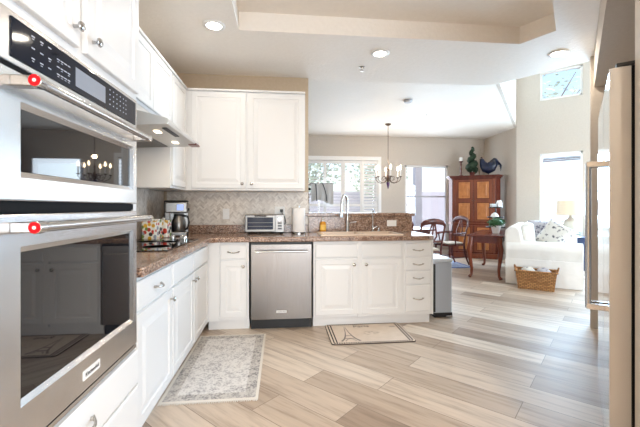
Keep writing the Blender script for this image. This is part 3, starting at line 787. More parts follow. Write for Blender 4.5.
# ------------------------------------------------------------------ counter objects
t = thing('paper_towel_roll', 'white paper towel roll on a counter stand', 'paper towel', (.19, 3.965, .914))
bm = NB(); lathe(bm, [(0, .002), (.08, .002), (.08, .012), (.03, .016), (0, .016)], 28); obj('stand_base', bm, M_CHROME, t, smooth=40)
bm = NB(); lathe(bm, [(.018, .018), (.071, .018), (.072, .022), (.072, .276), (.071, .28), (.018, .28)], 36); obj('towel_roll', bm, M_PAPER, t, smooth=40)
bm = NB(); lathe(bm, [(0, .016), (.006, .016), (.006, .295), (.011, .298), (.011, .308), (0, .312)], 12); obj('post', bm, M_NICKEL, t, smooth=40)

t = thing('toaster_oven', 'stainless toaster oven with a dark glass door', 'toaster oven', (-.183, 3.97, .914))
bm = NB(); box(bm, -.21, .21, -.075, .13, .018, .212); obj('shell', bm, M_STEELD, t, .008)
bm = NB()
rings(bm, lambda a, b, c: Vector((a, -.075-c, b)), -.205, .115, .028, .205, [(0, 0), (0, .010), (.004, .012), (.022, .012), (.024, .006)])
dd = obj('door', bm, M_STEELD, t)
bm = NB(); box(bm, -.182, .092, -.0835, -.0815, .05, .183); obj('door_glass', bm, M_NGLASS, dd)
bm = NB()
for z in (.085, .125):
    box(bm, -.178, .088, -.0842, -.0838, z-.003, z+.003)
obj('rack', bm, mat('rack_dark', (.10, .10, .11), .4, .5), dd)
bm = NB(); cyl(bm, (-.10, -.112, .197), (.02, -.112, .197), .007, n=12)
for x in (-.09, .01): cyl(bm, (x, -.086, .197), (x, -.112, .197), .005, n=8)
obj('door_handle', bm, M_BLACK, dd, smooth=40)
bm = NB(); box(bm, .118, .208, -.086, -.075, .022, .208); cpn = obj('control_panel', bm, M_STEELD, t, .002)
bm = NB(); cyl(bm, (.163, -.086, .165), (.163, -.106, .165), .021, n=20); obj('dial', bm, M_CHROME, cpn, .002, smooth=40)
for z in (.12, .09, .06):
    bm = NB(); box(bm, .142, .185, -.0885, -.086, z-.008, z+.008); obj('button', bm, M_BLACK, cpn, .001)
for x in (-.18, .18):
    for y in (-.05, .10):
        bm = NB(); cyl(bm, (x, y, .002), (x, y, .02), .012, n=12); obj('foot', bm, M_BLACK, t)

t = thing('coffee_maker', 'steel and black drip coffee maker in the counter corner', 'coffee maker', (-1.065, 3.80, .914), math.radians(12))
bm = NB(); box(bm, -.105, .105, -.13, .12, .002, .032); obj('base', bm, M_BLACK, t, .008)
bm = NB(); box(bm, -.098, .098, -.135, -.115, .008, .045); obj('base_band', bm, M_STEELD, t, .006)
bm = NB(); box(bm, -.105, -.062, -.12, .12, .032, .24); box(bm, -.105, .105, .02, .12, .032, .24); obj('column', bm, M_STEELD, t, .004)
bm = NB(); box(bm, -.105, .105, -.13, .12, .235, .345); obj('brew_head', bm, M_STEELD, t, .012)
bm = NB(); box(bm, -.107, .107, -.132, .122, .345, .36); obj('lid', bm, M_BLACK, t, .01)
bm = NB(); box(bm, -.115, -.105, -.12, .125, .002, .355); obj('side_tank', bm, M_BLACK, t, .004)
bm = NB(); box(bm, .005, .065, -.134, -.130, .262, .318); obj('display', bm, emis('coffee_lcd', (.25, .34, .8), .5), t, .002)
bm = NB(); lathe(bm, [(0, .034), (.055, .034), (.066, .06), (.066, .15), (.05, .185), (.045, .205), (0, .207)], 24, (.018, -.055, 0)); obj('carafe', bm, M_STEELD, t, smooth=45)
bm = NB(); lathe(bm, [(.045, .2), (.047, .205), (.047, .225), (0, .228)], 20, (.018, -.055, 0)); obj('carafe_lid', bm, M_BLACK, t, smooth=45)
bm = NB(); tube(bm, [(.06, -.08, .205), (.105, -.10, .20), (.118, -.11, .14), (.10, -.10, .075), (.082, -.085, .07)], .009, 8); obj('carafe_handle', bm, M_BLACK, t, smooth=60)
bm = NB(); cyl(bm, (.105, -.05, .27), (.12, -.05, .27), .014, n=14); obj('side_knob', bm, M_BLACK, t)

def patterned():
    m = mat('canister_print', (.84, .82, .74), .3)
    v = coords(m); vo = N(m, 'ShaderNodeTexVoronoi'); vo.inputs['Scale'].default_value = 27; vo.inputs['Randomness'].default_value = .8; L(m, v, vo.inputs['Vector'])
    sp = N(m, 'ShaderNodeSeparateColor'); L(m, vo.outputs['Color'], sp.inputs[0])
    col = ramp(m, sp.outputs[0], [(0, (.55, .05, .03)), (.25, (.75, .42, .03)), (.5, (.16, .26, .05)), (.7, (.03, .03, .03)), (.85, (.30, .33, .38))], 'CONSTANT')
    msk = ramp(m, vo.outputs['Distance'], [(.0, (1, 1, 1)), (.46, (1, 1, 1)), (.52, (0, 0, 0))])
    mx = N(m, 'ShaderNodeMix', data_type='RGBA'); mx.inputs[6].default_value = (.84, .82, .74, 1)
    L(m, msk, mx.inputs[0]); L(m, col, mx.inputs[7]); L(m, mx.outputs[2], P(m).inputs['Base Color']); return m
M_PRINT = patterned()
for i, (x, y, s, h, lab) in enumerate(((-1.185, 3.43, .066, .165, 'larger white canister printed with colourful motifs, nearest the wall ovens'), (-1.13, 3.575, .055, .15, 'smaller white canister printed with colourful motifs, next to the coffee maker'))):
    t = thing('canister', lab, 'canister', (x, y, .914), math.radians(-8), 'printed canisters by the cooktop')
    bm = NB(); box(bm, -s, s, -s, s, .002, h); obj('canister_body', bm, M_PRINT, t, .01, seg=3)
    bm = NB(); box(bm, -s*1.02, s*1.02, -s*1.02, s*1.02, h, h+.018); li = obj('lid', bm, M_PRINT, t, .007)
    bm = NB(); sphere(bm, (0, 0, h+.03), .015); obj('knob', bm, M_CERAM, li, smooth=60)

def outlet(x, y, z, w, h, lab, horiz=False):
    t = thing('wall_outlet', lab, 'outlet', (x, y, z))
    bm = NB(); box(bm, -w/2, w/2, -.006, 0, -h/2, h/2); obj('cover_plate', bm, M_WPLASTIC, t, .002)
    for s in (-1, 1):
        bm = NB(); c = (s*w*.24, 0) if horiz else (0, s*h*.2)
        box(bm, c[0]-.014, c[0]+.014, -.008, -.006, c[1]-.013, c[1]+.013); obj('socket', bm, M_TRIM, t, .002)
outlet(-.625, YB-.0075, 1.13, .072, .118, 'white wall outlet on the tiles between the coffee maker and toaster oven')
outlet(-.02, YB-.0075, 1.155, .118, .118, 'white wall outlet partly behind the toaster oven')
outlet(1.30, YB-.0225, 1.015, .115, .072, 'white horizontal outlet on the granite splash', True)
t = thing('power_plug', 'black plug in the outlet behind the toaster oven', 'plug', (.0, YB-.0157, 1.165))
bm = NB(); box(bm, -.018, .018, -.03, 0, -.016, .016); obj('plug_body', bm, M_BLACK, t, .004)
bm = NB(); tube(bm, [(0, -.02, -.012), (.035, -.015, -.07), (.05, -.012, -.14), (.03, -.008, -.155)], .004, 8); obj('cord', bm, M_BLACK, t, smooth=60)

# ------------------------------------------------------------------ rugs
def rug_mat(name, c0, c1, c2, sn=17, sv=60, th=(.46, .60, .74)):
    m = mat(name, c0, .95); v = coords(m); n1 = noise(m, v, sn, 8, .75); vo = N(m, 'ShaderNodeTexVoronoi'); vo.inputs['Scale'].default_value = sv; L(m, v, vo.inputs['Vector'])
    a = N(m, 'ShaderNodeMath', operation='MULTIPLY_ADD'); a.inputs[1].default_value = .35; L(m, vo.outputs['Distance'], a.inputs[0]); L(m, n1, a.inputs[2])
    L(m, ramp(m, a.outputs[0], [(th[0], c2), (th[1], c1), (th[2], c0), (.95, c0)]), P(m).inputs['Base Color']); return m
M_RUG = rug_mat('faded_rug', (.70, .68, .66), (.52, .50, .495), (.27, .26, .27))
M_RUGB = rug_mat('faded_rug_border', (.56, .53, .50), (.36, .34, .33), (.17, .165, .17))
t = thing('runner_rug', 'faded grey and cream patterned rug along the left base cabinets', 'rug', (-.448, 2.84, 0))
rx, ry = .283, .555
bm = NB(); box(bm, -rx+.07, rx-.07, -ry+.07, ry-.07, .0035, .0095); obj('rug_field', bm, M_RUG, t)
bm = NB()
for a, b, c, d in ((-rx, rx, -ry, -ry+.07), (-rx, rx, ry-.07, ry), (-rx, -rx+.07, -ry+.07, ry-.07), (rx-.07, rx, -ry+.07, ry-.07)): box(bm, a, b, c, d, .003, .009)
obj('border', bm, M_RUGB, t)
bm = NB()
for a, b, c, d in ((-rx-.018, rx+.018, -ry-.02, -ry), (-rx-.018, rx+.018, ry, ry+.02), (-rx-.018, -rx, -ry, ry), (rx, rx+.018, -ry, ry)): box(bm, a, b, c, d, .0025, .0085)
obj('edging', bm, mat('cream_edging', (.70, .66, .60), .95), t)
M_FRINGE = mat('fringe_cream', (.66, .63, .59), .95)
for s in (-1, 1):
    bm = NB()
    for i in range(46):
        x = -rx-.012+i*(2*rx+.024)/45
        tube(bm, [(x, s*(ry+.018), .006), (x+random.uniform(-.004, .004), s*(ry+.034), .003)], [.005, .003], 5)
    obj('fringe', bm, M_FRINGE, t)

t = thing('kitchen_mat', 'beige mat with a tower drawing and checked border before the sink', 'mat', (.82, 3.34, 0))
mx_, my_ = .38, .255
M_MAT = noisy('mat_beige', (.62, .52, .43), (.68, .58, .49), 12, .85); M_INK = mat('mat_ink', (.035, .025, .025), .85); M_INKG = mat('mat_ink_grey', (.20, .17, .16), .85); M_INKL = mat('mat_ink_light', (.44, .37, .32), .85)
bm = NB(); 
pl = []
for cx_, cy_, a0 in ((mx_-.03, my_-.03, 0), (-mx_+.03, my_-.03, 90), (-mx_+.03, -my_+.03, 180), (mx_-.03, -my_+.03, 270)):
    for k in range(5):
        a = math.radians(a0+k*22.5); pl.append((cx_+.03*math.cos(a), cy_+.03*math.sin(a)))
prism(bm, pl, .002, .010); obj('mat_body', bm, M_MAT, t)
bm = NB(); prism(bm, [(x*1.012, y*1.016) for x, y in pl], .0018, .008); obj('edge_binding', bm, M_INK, t)
bm = NB(); n = 34
for i in range(n):
    x = -mx_+.02+i*(2*mx_-.04)/n; w = (2*mx_-.04)/n*.55
    for y in (-my_+.004, my_-.022): box(bm, x, x+w, y-.002, y+.022, .0101, .0106)
for s in (-1, 1):
    for a in (.022, .048): box(bm, s*(mx_-a)-.006, s*(mx_-a)+.006, -my_+.03, my_-.03, .0101, .0106)
obj('checked_border', bm, M_INK, t)
# tower drawing: two curved legs, decks and lattice, lying on the mat
bm = NB(); tx, ty = -.20, -.20
def flat(pts, w, z=.0103): tube(bm, [(tx+x, ty+y, z) for x, y in pts], w, 4, sq=(1, .05), up=(1, 0, 0))
for s in (-1, 1):
    flat([(s*.085, 0), (s*.055, .05), (s*.033, .12), (s*.016, .22), (s*.004, .37)], [.014, .011, .009, .006, .003])
    flat([(s*.05, 0), (s*.025, .045), (0, .055)], .005)
for y, w in ((.065, .052), (.135, .036)):
    box(bm, tx-w, tx+w, ty+y-.006, ty+y+.006, .0101, .0106)
obj('tower_drawing', bm, M_INKG, t)
bm = text_bm('Paris', .085, lambda a, b, c: Vector((-.03+a, .175+b, .0104+c)), .0002); obj('lettering', bm, M_INK, t)
bm = NB()
for cx_, cy_, r in ((.0, -.02, .06), (.07, -.03, .035)):
    bm = NB(); tube(bm, [(cx_+r*(1-k/30)*math.cos(k*.35), cy_+r*(1-k/30)*math.sin(k*.35), .0103) for k in range(26)], .003, 4, sq=(1, .1), up=(0, 0, 1)); obj('scroll_print', bm, M_INKL, t)
bm = NB(); box(bm, .25, .31, .12, .16, .0101, .0105); obj('stamp_print', bm, M_INKL, t)

M_DRUG = rug_mat('dining_rug', (.42, .45, .55), (.28, .32, .45), (.14, .18, .32))
t = thing('dining_rug', 'blue-grey patterned rug under the dining table', 'rug', (2.4, 7.6, 0))
bm = NB(); box(bm, -1.35, 1.35, -.82, .82, .002, .009); obj('rug_field', bm, M_DRUG, t)
bm = NB()
for a, b, c, d in ((-1.4, 1.4, -.87, -.82), (-1.4, 1.4, .82, .87), (-1.4, -1.35, -.82, .82), (1.35, 1.4, -.82, .82)): box(bm, a, b, c, d, .002, .008)
obj('border', bm, mat('rug_border_blue', (.10, .16, .36), .95), t)

# ------------------------------------------------------------------ trash can
t = thing('trash_can', 'tall rectangular steel trash can at the end of the peninsula', 'trash can', (1.755, 3.93, 0))
bm = NB(); box(bm, -.098, .105, -.195, .195, .04, .60); obj('can_body', bm, mat('can_steel', (.50, .54, .60), .35, .3), t, .015)
bm = NB(); box(bm, -.102, .109, -.2, .2, .002, .055); obj('base', bm, M_BLACK, t, .01)
bm = NB(); box(bm, -.115, .112, -.205, .203, .60, .645); obj('lid', bm, mat('lid_silver', (.66, .72, .78), .35, .3), t, .015)
bm = NB(); box(bm, -.104, -.085, -.198, .19, .06, .585); obj('side_band', bm, M_BLACK, t, .004)
bm = NB(); box(bm, .02, .09, -.235, -.195, .012, .03); obj('pedal', bm, M_STEEL, t, .004)

# ------------------------------------------------------------------ refrigerator (in the diagonal wall frame)
t = thing('refrigerator', 'tall side-by-side steel refrigerator in the diagonal alcove', 'refrigerator', tuple(FP), 0)
bm = NB(); box(bm, .004, 1.0, .085, .86, .012, 1.755, FM); obj('cabinet', bm, M_FEDGE, t, .004, world=True)
for a, b in ((0, .435), (.441, 1.004)):
    bm = NB(); box(bm, a, b, 0, .068, .07, 1.775, FM); dr = obj('door', bm, M_FRIDGE, t, .006, world=True)
    hx_ = (.405 if a == 0 else .475)
    bm = NB(); tube(bm, [FM @ Vector((hx_, -.062, .695)), FM @ Vector((hx_, -.062, 1.435))], .013, 14)
    for z in (.705, 1.425): box(bm, hx_-.013, hx_+.013, -.07, .002, z-.014, z+.014, FM)
    obj('handle', bm, M_STEEL, dr, .002, smooth=40, world=True)
bm = NB(); box(bm, .004, .016, -.0015, .0665, .075, 1.77, FM @ Matrix.Translation((-.0062, 0, 0)))
obj('door_edge', bm, M_FEDGE, t, world=True)
bm = NB(); box(bm, .0, 1.0, .069, .085, .07, 1.77, FM); obj('gasket', bm, M_DARK, t, world=True)
for a in (.0, .93):
    bm = NB(); box(bm, a, a+.07, .02, .14, 1.776, 1.79, FM); obj('hinge_cover', bm, M_BLACK, t, .003, world=True)
bm = NB(); box(bm, .01, .99, .03, .12, .01, .068, FM); obj('grille', bm, M_BLACK, t, world=True)

# ------------------------------------------------------------------ ceiling fixtures
def can_light(x, y, lab, z=ZK, watts=None):
    t = thing('recessed_light', lab, 'ceiling light', (x, y, z), 0, 'recessed ceiling lights')
    bm = NB(); lathe(bm, [(.062, -.002), (.062, -.010), (.085, -.010), (.092, -.004), (.092, -.0008)], 32); obj('trim_ring', bm, M_TRIM, t, smooth=50)
    bm = NB(); lathe(bm, [(0, -.0065), (.0615, -.0065), (.0615, -.003), (0, -.003)], 28); obj('lens', bm, M_CAN, t)
    l = bpy.data.lights.new('can_lamp', 'AREA'); l.shape = 'DISK'; l.size = .11; l.energy = watts or CAN_W; l.color = (1, .89, .74)
    o = bpy.data.objects.new('can_lamp', l); COL.objects.link(o); o.location = (x, y, z-.014)
can_light(-.553, 3.016, 'lit recessed ceiling light above the corner wall cabinets', watts=3.5)
can_light(.953, 3.392, 'lit recessed ceiling light above the sink', watts=3)
can_light(2.676, 3.206, 'lit recessed ceiling light near the high window and alcove', watts=4)
can_light(-.75, .5, 'added unseen recessed fill light over the left counter', watts=3.5)  # this can and those after it are unseen, added for fill
can_light(.9, -.6, 'added unseen recessed fill light behind the camera', watts=26)
can_light(.95, .35, 'added unseen recessed fill light inside the tray recess, just ahead of the camera', ZK+.158, watts=30)
can_light(1.9, -1.6, 'added unseen recessed fill light by the added rear window', watts=20)
can_light(.6, -2.2, 'added unseen recessed fill light at the rear, middle of the row', watts=20)
can_light(-.6, -1.8, 'added unseen recessed fill light at the rear of the kitchen', watts=20)
t = thing('fire_sprinkler', 'small brass fire sprinkler head on the kitchen ceiling', 'sprinkler', (.857, 3.752, ZK))
bm = NB(); lathe(bm, [(0, -.001), (.03, -.001), (.03, -.006), (.012, -.01), (.008, -.03), (0, -.03)], 16); obj('escutcheon', bm, M_NICKEL, t, smooth=40)
bm = NB(); lathe(bm, [(0, -.03), (.006, -.031), (.006, -.042), (.019, -.043), (.019, -.046), (0, -.047)], 12); obj('deflector', bm, M_NICKEL, t)
t = thing('smoke_detector', 'round grey-white smoke detector on the dining ceiling', 'smoke detector', (2.07, 5.69, ZD))
bm = NB(); lathe(bm, [(0, -.001), (.07, -.001), (.07, -.02), (.055, -.042), (0, -.045)], 28); obj('housing', bm, mat('detector_grey', (.50, .50, .52), .5), t, smooth=40)
bm = NB(); lathe(bm, [(.071, -.006), (.074, -.008), (.071, -.012)], 28); obj('base_ring', bm, M_BLACK, t)
t = thing('fire_sprinkler', 'small fire sprinkler head on the dining ceiling near the chandelier', 'sprinkler', (2.75, 6.55, ZD))
bm = NB(); lathe(bm, [(0, -.001), (.03, -.001), (.03, -.006), (.012, -.01), (.008, -.04), (.018, -.042), (0, -.047)], 14); obj('escutcheon', bm, M_NICKEL, t, smooth=40)

# ------------------------------------------------------------------ chandelier
cx, cyy = 2.25, 7.38
t = thing('chandelier', 'bronze chandelier with lit candle bulbs over the dining table', 'chandelier', (cx, cyy, ZD))
bm = NB(); lathe(bm, [(0, -.001), (.065, -.001), (.06, -.02), (.02, -.04), (0, -.045)], 24); obj('ceiling_canopy', bm, M_BRONZE, t, smooth=50)
bm = NB(); cyl(bm, (0, 0, -.04), (0, 0, -.95), .006, n=8)
obj('stem', bm, M_BRONZE, t)
bm = NB(); lathe(bm, [(0, -.94), (.012, -.95), (.02, -.98), (.012, -1.02), (.016, -1.08), (.035, -1.13), (.045, -1.17), (.03, -1.22), (0, -1.24)], 20); obj('column', bm, M_BRONZE, t, smooth=60)
bm = NB(); lathe(bm, [(0, -1.22), (.035, -1.24), (.03, -1.30), (.012, -1.36), (0, -1.39)], 16); obj('drop_finial', bm, mat('amethyst_finial', (.10, .04, .12), .2), t, smooth=60)
for i in range(6):
    a = i*PI/3+.42; c, s = math.cos(a), math.sin(a)
    bm = NB(); tube(bm, [(c*r, s*r, z) for r, z in ((.03, -1.18), (.09, -1.245), (.17, -1.255), (.24, -1.22), (.275, -1.17), (.27, -1.14))], [.007, .007, .006, .006, .006, .006], 8)
    ar = obj('arm', bm, M_BRONZE, t, smooth=60)
    bm = NB(); tube(bm, [(c*r, s*r, z) for r, z in ((.04, -1.16), (.08, -1.11), (.13, -1.12), (.15, -1.17), (.12, -1.20), (.10, -1.175))], [.006, .006, .005, .005, .004, .003], 7); obj('scroll', bm, M_BRONZE, ar, smooth=60)
    bm = NB(); lathe(bm, [(0, -1.145), (.012, -1.145), (.03, -1.13), (.032, -1.125), (.01, -1.12), (0, -1.12)], 14, (c*.27, s*.27, 0)); obj('drip_cup', bm, M_BRONZE, ar, smooth=50)
    bm = NB(); lathe(bm, [(0, -1.12), (.011, -1.12), (.011, -.985), (0, -.985)], 12, (c*.27, s*.27, 0)); obj('candle_sleeve', bm, M_WAX, ar, smooth=50)
    bm = NB(); lathe(bm, [(0, -.985), (.012, -.975), (.017, -.95), (.012, -.92), (.004, -.89), (0, -.885)], 12, (c*.27, s*.27, 0)); obj('bulb', bm, M_BULB, ar, smooth=60)
l = bpy.data.lights.new('chandelier_light', 'POINT'); l.energy = 11; l.color = (1, .74, .48); l.shadow_soft_size = .03
o = bpy.data.objects.new('chandelier_light', l); COL.objects.link(o); o.location = (cx, cyy, ZD-.78)

# ------------------------------------------------------------------ cloth on stand by the shutters
t = thing('towel_stand', 'slim pole stand in front of the shutters holding a grey cloth', 'stand', (.90, 8.62, 0))
bm = NB(); lathe(bm, [(0, .002), (.14, .002), (.14, .02), (.02, .03), (0, .03)], 24); obj('base', bm, M_NICKEL, t, smooth=40)
bm = NB(); cyl(bm, (-.13, 0, .0), (-.13, 0, 2.15), .012, n=10, M=Matrix.Translation((.13, 0, .03))); obj('pole', bm, M_NICKEL, t, smooth=40)
bm = NB(); cyl(bm, (-.22, 0, 1.772), (.37, 0, 1.772), .009, n=10); sphere(bm, (-.225, 0, 1.64), .035); obj('cross_bar', bm, M_BLACK, t, smooth=40)
bm = NB(); nx, nz = 40, 14; lay = []
for side, off in ((0, -.014), (1, .014)):
    g = []
    for j in range(nz+1):
        row = []
        for i in range(nx+1):
            x = -.19+.545*i/nx; zz = 1.785-.46*j/nz*(1-.12*math.sin(i/nx*5)); y = off*(1 if j else .2)+.012*math.sin(i*.55+j*.05)*j/nz-(.0 if side else .012*j/nz)
            row.append(bm.verts.new((.90+x, 8.62+y, zz)))
        g.append(row)
    lay.append(g)
for g in lay:
    for j in range(nz):
        for i in range(nx): bm.faces.new((g[j][i], g[j][i+1], g[j+1][i+1], g[j+1][i]))
for i in range(nx): bm.faces.new((lay[0][0][i], lay[1][0][i], lay[1][0][i+1], lay[0][0][i+1]))
ck = top('hanging_cloth', bm, M_CLOTH, 'grey cloth with dark stripes hung in front of the shutters', 'cloth', smooth=60)
bm = NB()
for xs, dx in ((.822, .02), (.985, .10)):
    pts = [(xs+dx*j/10+dx*.25*math.sin(j*.3), 8.62-.034-.014*j/10, 1.78-.43*j/10) for j in range(11)]
    tube(bm, pts, .011, 6, sq=(1, .2), up=(1, 0, 0))
obj('stripes', bm, M_CLOTHD, ck)

# ------------------------------------------------------------------ dining table and chairs
t = thing('dining_table', 'dark mahogany dining table under the chandelier', 'table', (2.05, 7.45, .011))
bm = NB(); box(bm, -1.05, 1.05, -.5, .5, .71, .745); obj('tabletop', bm, M_MAHOG, t, .008)
bm = NB(); box(bm, -.95, .95, -.42, .42, .62, .71); obj('apron', bm, M_MAHOG, t)
for x in (-.92, .92):
    for y in (-.38, .38):
        bm = NB(); lathe(bm, [(0, 0), (.025, 0), (.03, .03), (.024, .06), (.035, .2), (.042, .42), (.03, .5), (.045, .53), (.045, .66), (0, .66)], 14, (x, y, 0)); obj('leg', bm, M_MAHOG, t, smooth=40)
def chair(loc, rz, lab, arms=False):
    """local: faces +y, seat front at +y"""
    t = thing('dining_chair', lab, 'chair', loc, rz, 'chairs round the dining table')
    bm = NB()
    prism(bm, [(-.20, -.19), (.20, -.19), (.235, .23), (-.235, .23)], .40, .435); obj('seat_frame', bm, M_MAHOG, t, .008)
    bm = NB()
    pr = [(-.18, -.17), (.18, -.17), (.215, .215), (-.215, .215)]
    prism(bm, pr, .436, .475); obj('seat_cushion', bm, M_SEATF, t, .018, smooth=50, seg=3)
    for s in (-1, 1):
        bm = NB(); tube(bm, [(s*.205, .20, .40), (s*.212, .205, .25), (s*.205, .205, .08), (s*.21, .215, .006)], [.024, .02, .015, .016], 8); obj('leg', bm, M_MAHOG, t, smooth=50)
        bm = NB(); tube(bm, [(s*.185, -.18, .42), (s*.19, -.20, .25), (s*.20, -.25, .10), (s*.205, -.30, .007)], [.022, .02, .017, .016], 8); obj('leg', bm, M_MAHOG, t, smooth=50)
        bm = NB(); tube(bm, [(s*.185, -.18, .42), (s*.20, -.20, .60), (s*.215, -.24, .78), (s*.215, -.275, .90)], [.02, .017, .016, .018], 8); obj('back_stile', bm, M_MAHOG, t, smooth=50)
    bm = NB(); tube(bm, [(-.222, -.272, .895), (-.17, -.285, .935), (-.08, -.292, .955), (0, -.294, .96), (.08, -.292, .955), (.17, -.285, .935), (.222, -.272, .895)], [.03, .042, .048, .052, .048, .042, .03], 8, sq=(.4, 1), up=(0, 1, 0)); obj('crest_rail', bm, M_MAHOG, t, smooth=60)
    bm = NB(); tube(bm, [(-.205, -.205, .61), (0, -.222, .60), (.205, -.205, .61)], .017, 8, sq=(.6, 1), up=(0, 1, 0)); obj('lower_rail', bm, M_MAHOG, t, smooth=60)
    bm = NB()
    for x, b in ((-.05, -.06), (0, 0), (.05, .06)):
        tube(bm, [(x*.6, -.214, .60), (x+b*.55, -.235, .70), (x*.5+b*.5, -.262, .80), (x*.4, -.285, .93)], [.013, .012, .012, .014], 8, sq=(.6, 1.2), up=(0, 1, 0))
    obj('back_splat', bm, M_MAHOG, t, smooth=60)
    bm = NB(); tube(bm, [(-.205, .0, .17), (.205, .0, .17)], .010, 8)
    for s in (-1, 1): tube(bm, [(s*.205, .20, .17), (s*.195, -.22, .17)], .011, 8)
    obj('stretcher', bm, M_MAHOG, t, smooth=60)
    if arms:
        for s in (-1, 1):
            bm = NB(); tube(bm, [(s*.208, -.215, .66), (s*.25, -.10, .665), (s*.262, .06, .65), (s*.25, .15, .64)], [.016, .017, .02, .022], 8, sq=(.7, 1.2)); 
            tube(bm, [(s*.25, .10, .645), (s*.235, .09, .54), (s*.225, .06, .42)], [.014, .013, .016], 8); obj('armrest', bm, M_MAHOG, t, smooth=60)
chair((2.57, 6.15, 0), math.radians(4), 'dark dining chair with its back to the kitchen, right behind the counter end')
chair((2.02, 6.2, 0), math.radians(2), 'dark dining chair mostly hidden behind the raised bar end')
chair((3.49, 7.08, .0105), math.radians(105), 'dark dining armchair with pale seat at the table end by the armoire', True)

# ------------------------------------------------------------------ armoire in the dining corner
AR = math.radians(-33)
ap = (4.495, 7.965)
t = thing('armoire', 'cherry wood armoire with panelled doors standing in the corner', 'armoire', (ap[0], ap[1], 0), AR)
# local: x along front, +y to the back, front face at y=0
w = .475; c_ = .09; dp = .28; H = 1.90
def plan(e, z0, z1, bm): prism(bm, [(-w-e, -e), (w+e, -e), (w+c_+e, c_*1.2), (w+c_+e, dp), (-w-c_-e, dp), (-w-c_-e, c_*1.2)], z0, z1)
bm = NB(); plan(0, .10, H-.02, bm); obj('carcass', bm, M_CHERRYD, t, .003)
bm = NB(); plan(.015, .0015, .12, bm); obj('plinth', bm, M_CHERRY, t, .006)
bm = NB(); plan(.02, H-.03, H, bm); plan(.045, H, H+.03, bm); plan(.065, H+.03, H+.05, bm); obj('cornice', bm, M_CHERRYD, t, .006)
bm = NB(); plan(.012, .80, .84, bm); obj('waist_moulding', bm, M_CHERRY, t, .004)
mpA = lambda a, b, c: Vector((a, -c, b))
for s in (-1, 1):
    for (b0, b1, pn) in ((.86, H-.05, ((.02, .48), (.52, .98))), (.15, .78, ((.03, .97),))):
        a0, a1 = (-.40, -.006) if s < 0 else (.006, .40)
        bm = NB(); box(bm, a0, a1, -.02, -.001, b0, b1); d = obj('door', bm, M_CHERRY, t, .004)
        for f0, f1 in pn:
            z0, z1 = b0+(b1-b0)*f0+.035, b0+(b1-b0)*f1-.035
            bm = NB(); rings(bm, mpA, a0+.07, a1-.07, z0, z1, [(0, .0195), (0, .024), (.012, .026), (.016, .0215), (.05, .0225), (.06, .026), (.066, .0265)]); obj('door_panel', bm, M_PANELW, d)
            bm = NB()
            for q in ((a0+.058, a1-.058, z0-.014, z0), (a0+.058, a1-.058, z1, z1+.014), (a0+.058, a0+.07, z0, z1), (a1-.07, a1-.058, z0, z1)): box(bm, q[0], q[1], -.0255, -.02, q[2], q[3])
            obj('panel_molding', bm, M_MAHOG, d)
        bm = NB(); sphere(bm, (s*.03, -.03, (b0+b1)/2), .012); obj('knob', bm, M_BRONZE, d, smooth=60)
for s in (-1, 1):
    bm = NB(); box(bm, s*.432-.026, s*.432+.026, -.012, 0, .14, H-.04); obj('front_pilaster', bm, M_CHERRY, t, .004)
HT = H+.05
def arm_at(x, y): 
    c, s = math.cos(AR), math.sin(AR); return (ap[0]+c*x-s*y, ap[1]+s*x+c*y, HT)
t = thing('candle_holder', 'dark turned candlestick with a white candle atop the armoire', 'candlestick', arm_at(-.29, .15))
bm = NB(); lathe(bm, [(0, .002), (.055, .002), (.05, .02), (.02, .04), (.025, .09), (.016, .13), (.026, .18), (.016, .23), (.024, .29), (.016, .33), (.05, .355), (.055, .365), (0, .366)], 16); obj('stick', bm, M_MAHOG, t, smooth=45)
bm = NB(); lathe(bm, [(0, .367), (.035, .367), (.035, .455), (.03, .46), (0, .458)], 18); obj('candle', bm, M_WAX, t, smooth=45)
t = thing('spiral_topiary', 'dark green spiral topiary on top of the armoire', 'topiary', arm_at(-.04, .14))
bm = NB(); lathe(bm, [(0, .002), (.05, .002), (.065, .08), (.07, .085), (0, .085)], 16); obj('pot', bm, M_MAHOG, t, smooth=40)
bm = NB(); cyl(bm, (0, 0, .08), (0, 0, .62), .012, n=8); obj('stem', bm, M_BARK, t)
bm = NB(); pts = []; rr = []
for i in range(50):
    f = i/49; a = f*6.2*PI; r = .06*(1-f)+.012
    pts.append((r*math.cos(a), r*math.sin(a), .13+f*.55)); rr.append(.072*(1-f)**.7+.02)
tube(bm, pts, rr, 10)
for p, r in zip(pts, rr):
    leafy(bm, p, r*1.12, 34, .014)
obj('foliage', bm, M_TOPI, t)
t = thing('rooster_figurine', 'navy blue rooster figurine on top of the armoire', 'figurine', arm_at(.31, .14), AR-.1)
bm = NB()
tube(bm, [(-.150, 0, .405), (-.142, 0, .375), (-.130, 0, .325), (-.105, 0, .255), (-.055, 0, .195), (.0, 0, .170), (.055, 0, .195), (.105, 0, .265), (.130, 0, .335), (.140, 0, .395)],
     [.014, .045, .062, .092, .128, .145, .130, .105, .075, .03], 14, sq=(.7, 1.0), up=(0, 1, 0))
obj('body', bm, M_NAVY, t, smooth=60)
bm = NB()
for k in range(7):
    a = -.2+k*.13
    tube(bm, [(.08, (k-3)*.012, .22), (.15+.015*k, (k-3)*.016, .30+.012*(3-k)), (.175+.018*k*math.cos(a), (k-3)*.02, .37-.025*k), (.195+.01*k, (k-3)*.02, .36-.045*k)], [.02, .02, .014, .004], 6)
obj('tail_feathers', bm, M_NAVY, t, smooth=60)
bm = NB(); tube(bm, [(-.165, 0, .415), (-.155, 0, .43), (-.14, 0, .425), (-.128, 0, .395)], [.008, .014, .012, .005], 8, sq=(.4, 1), up=(0, 1, 0)); obj('comb', bm, mat('comb_dark', (.05, .01, .012), .4), t, smooth=60)
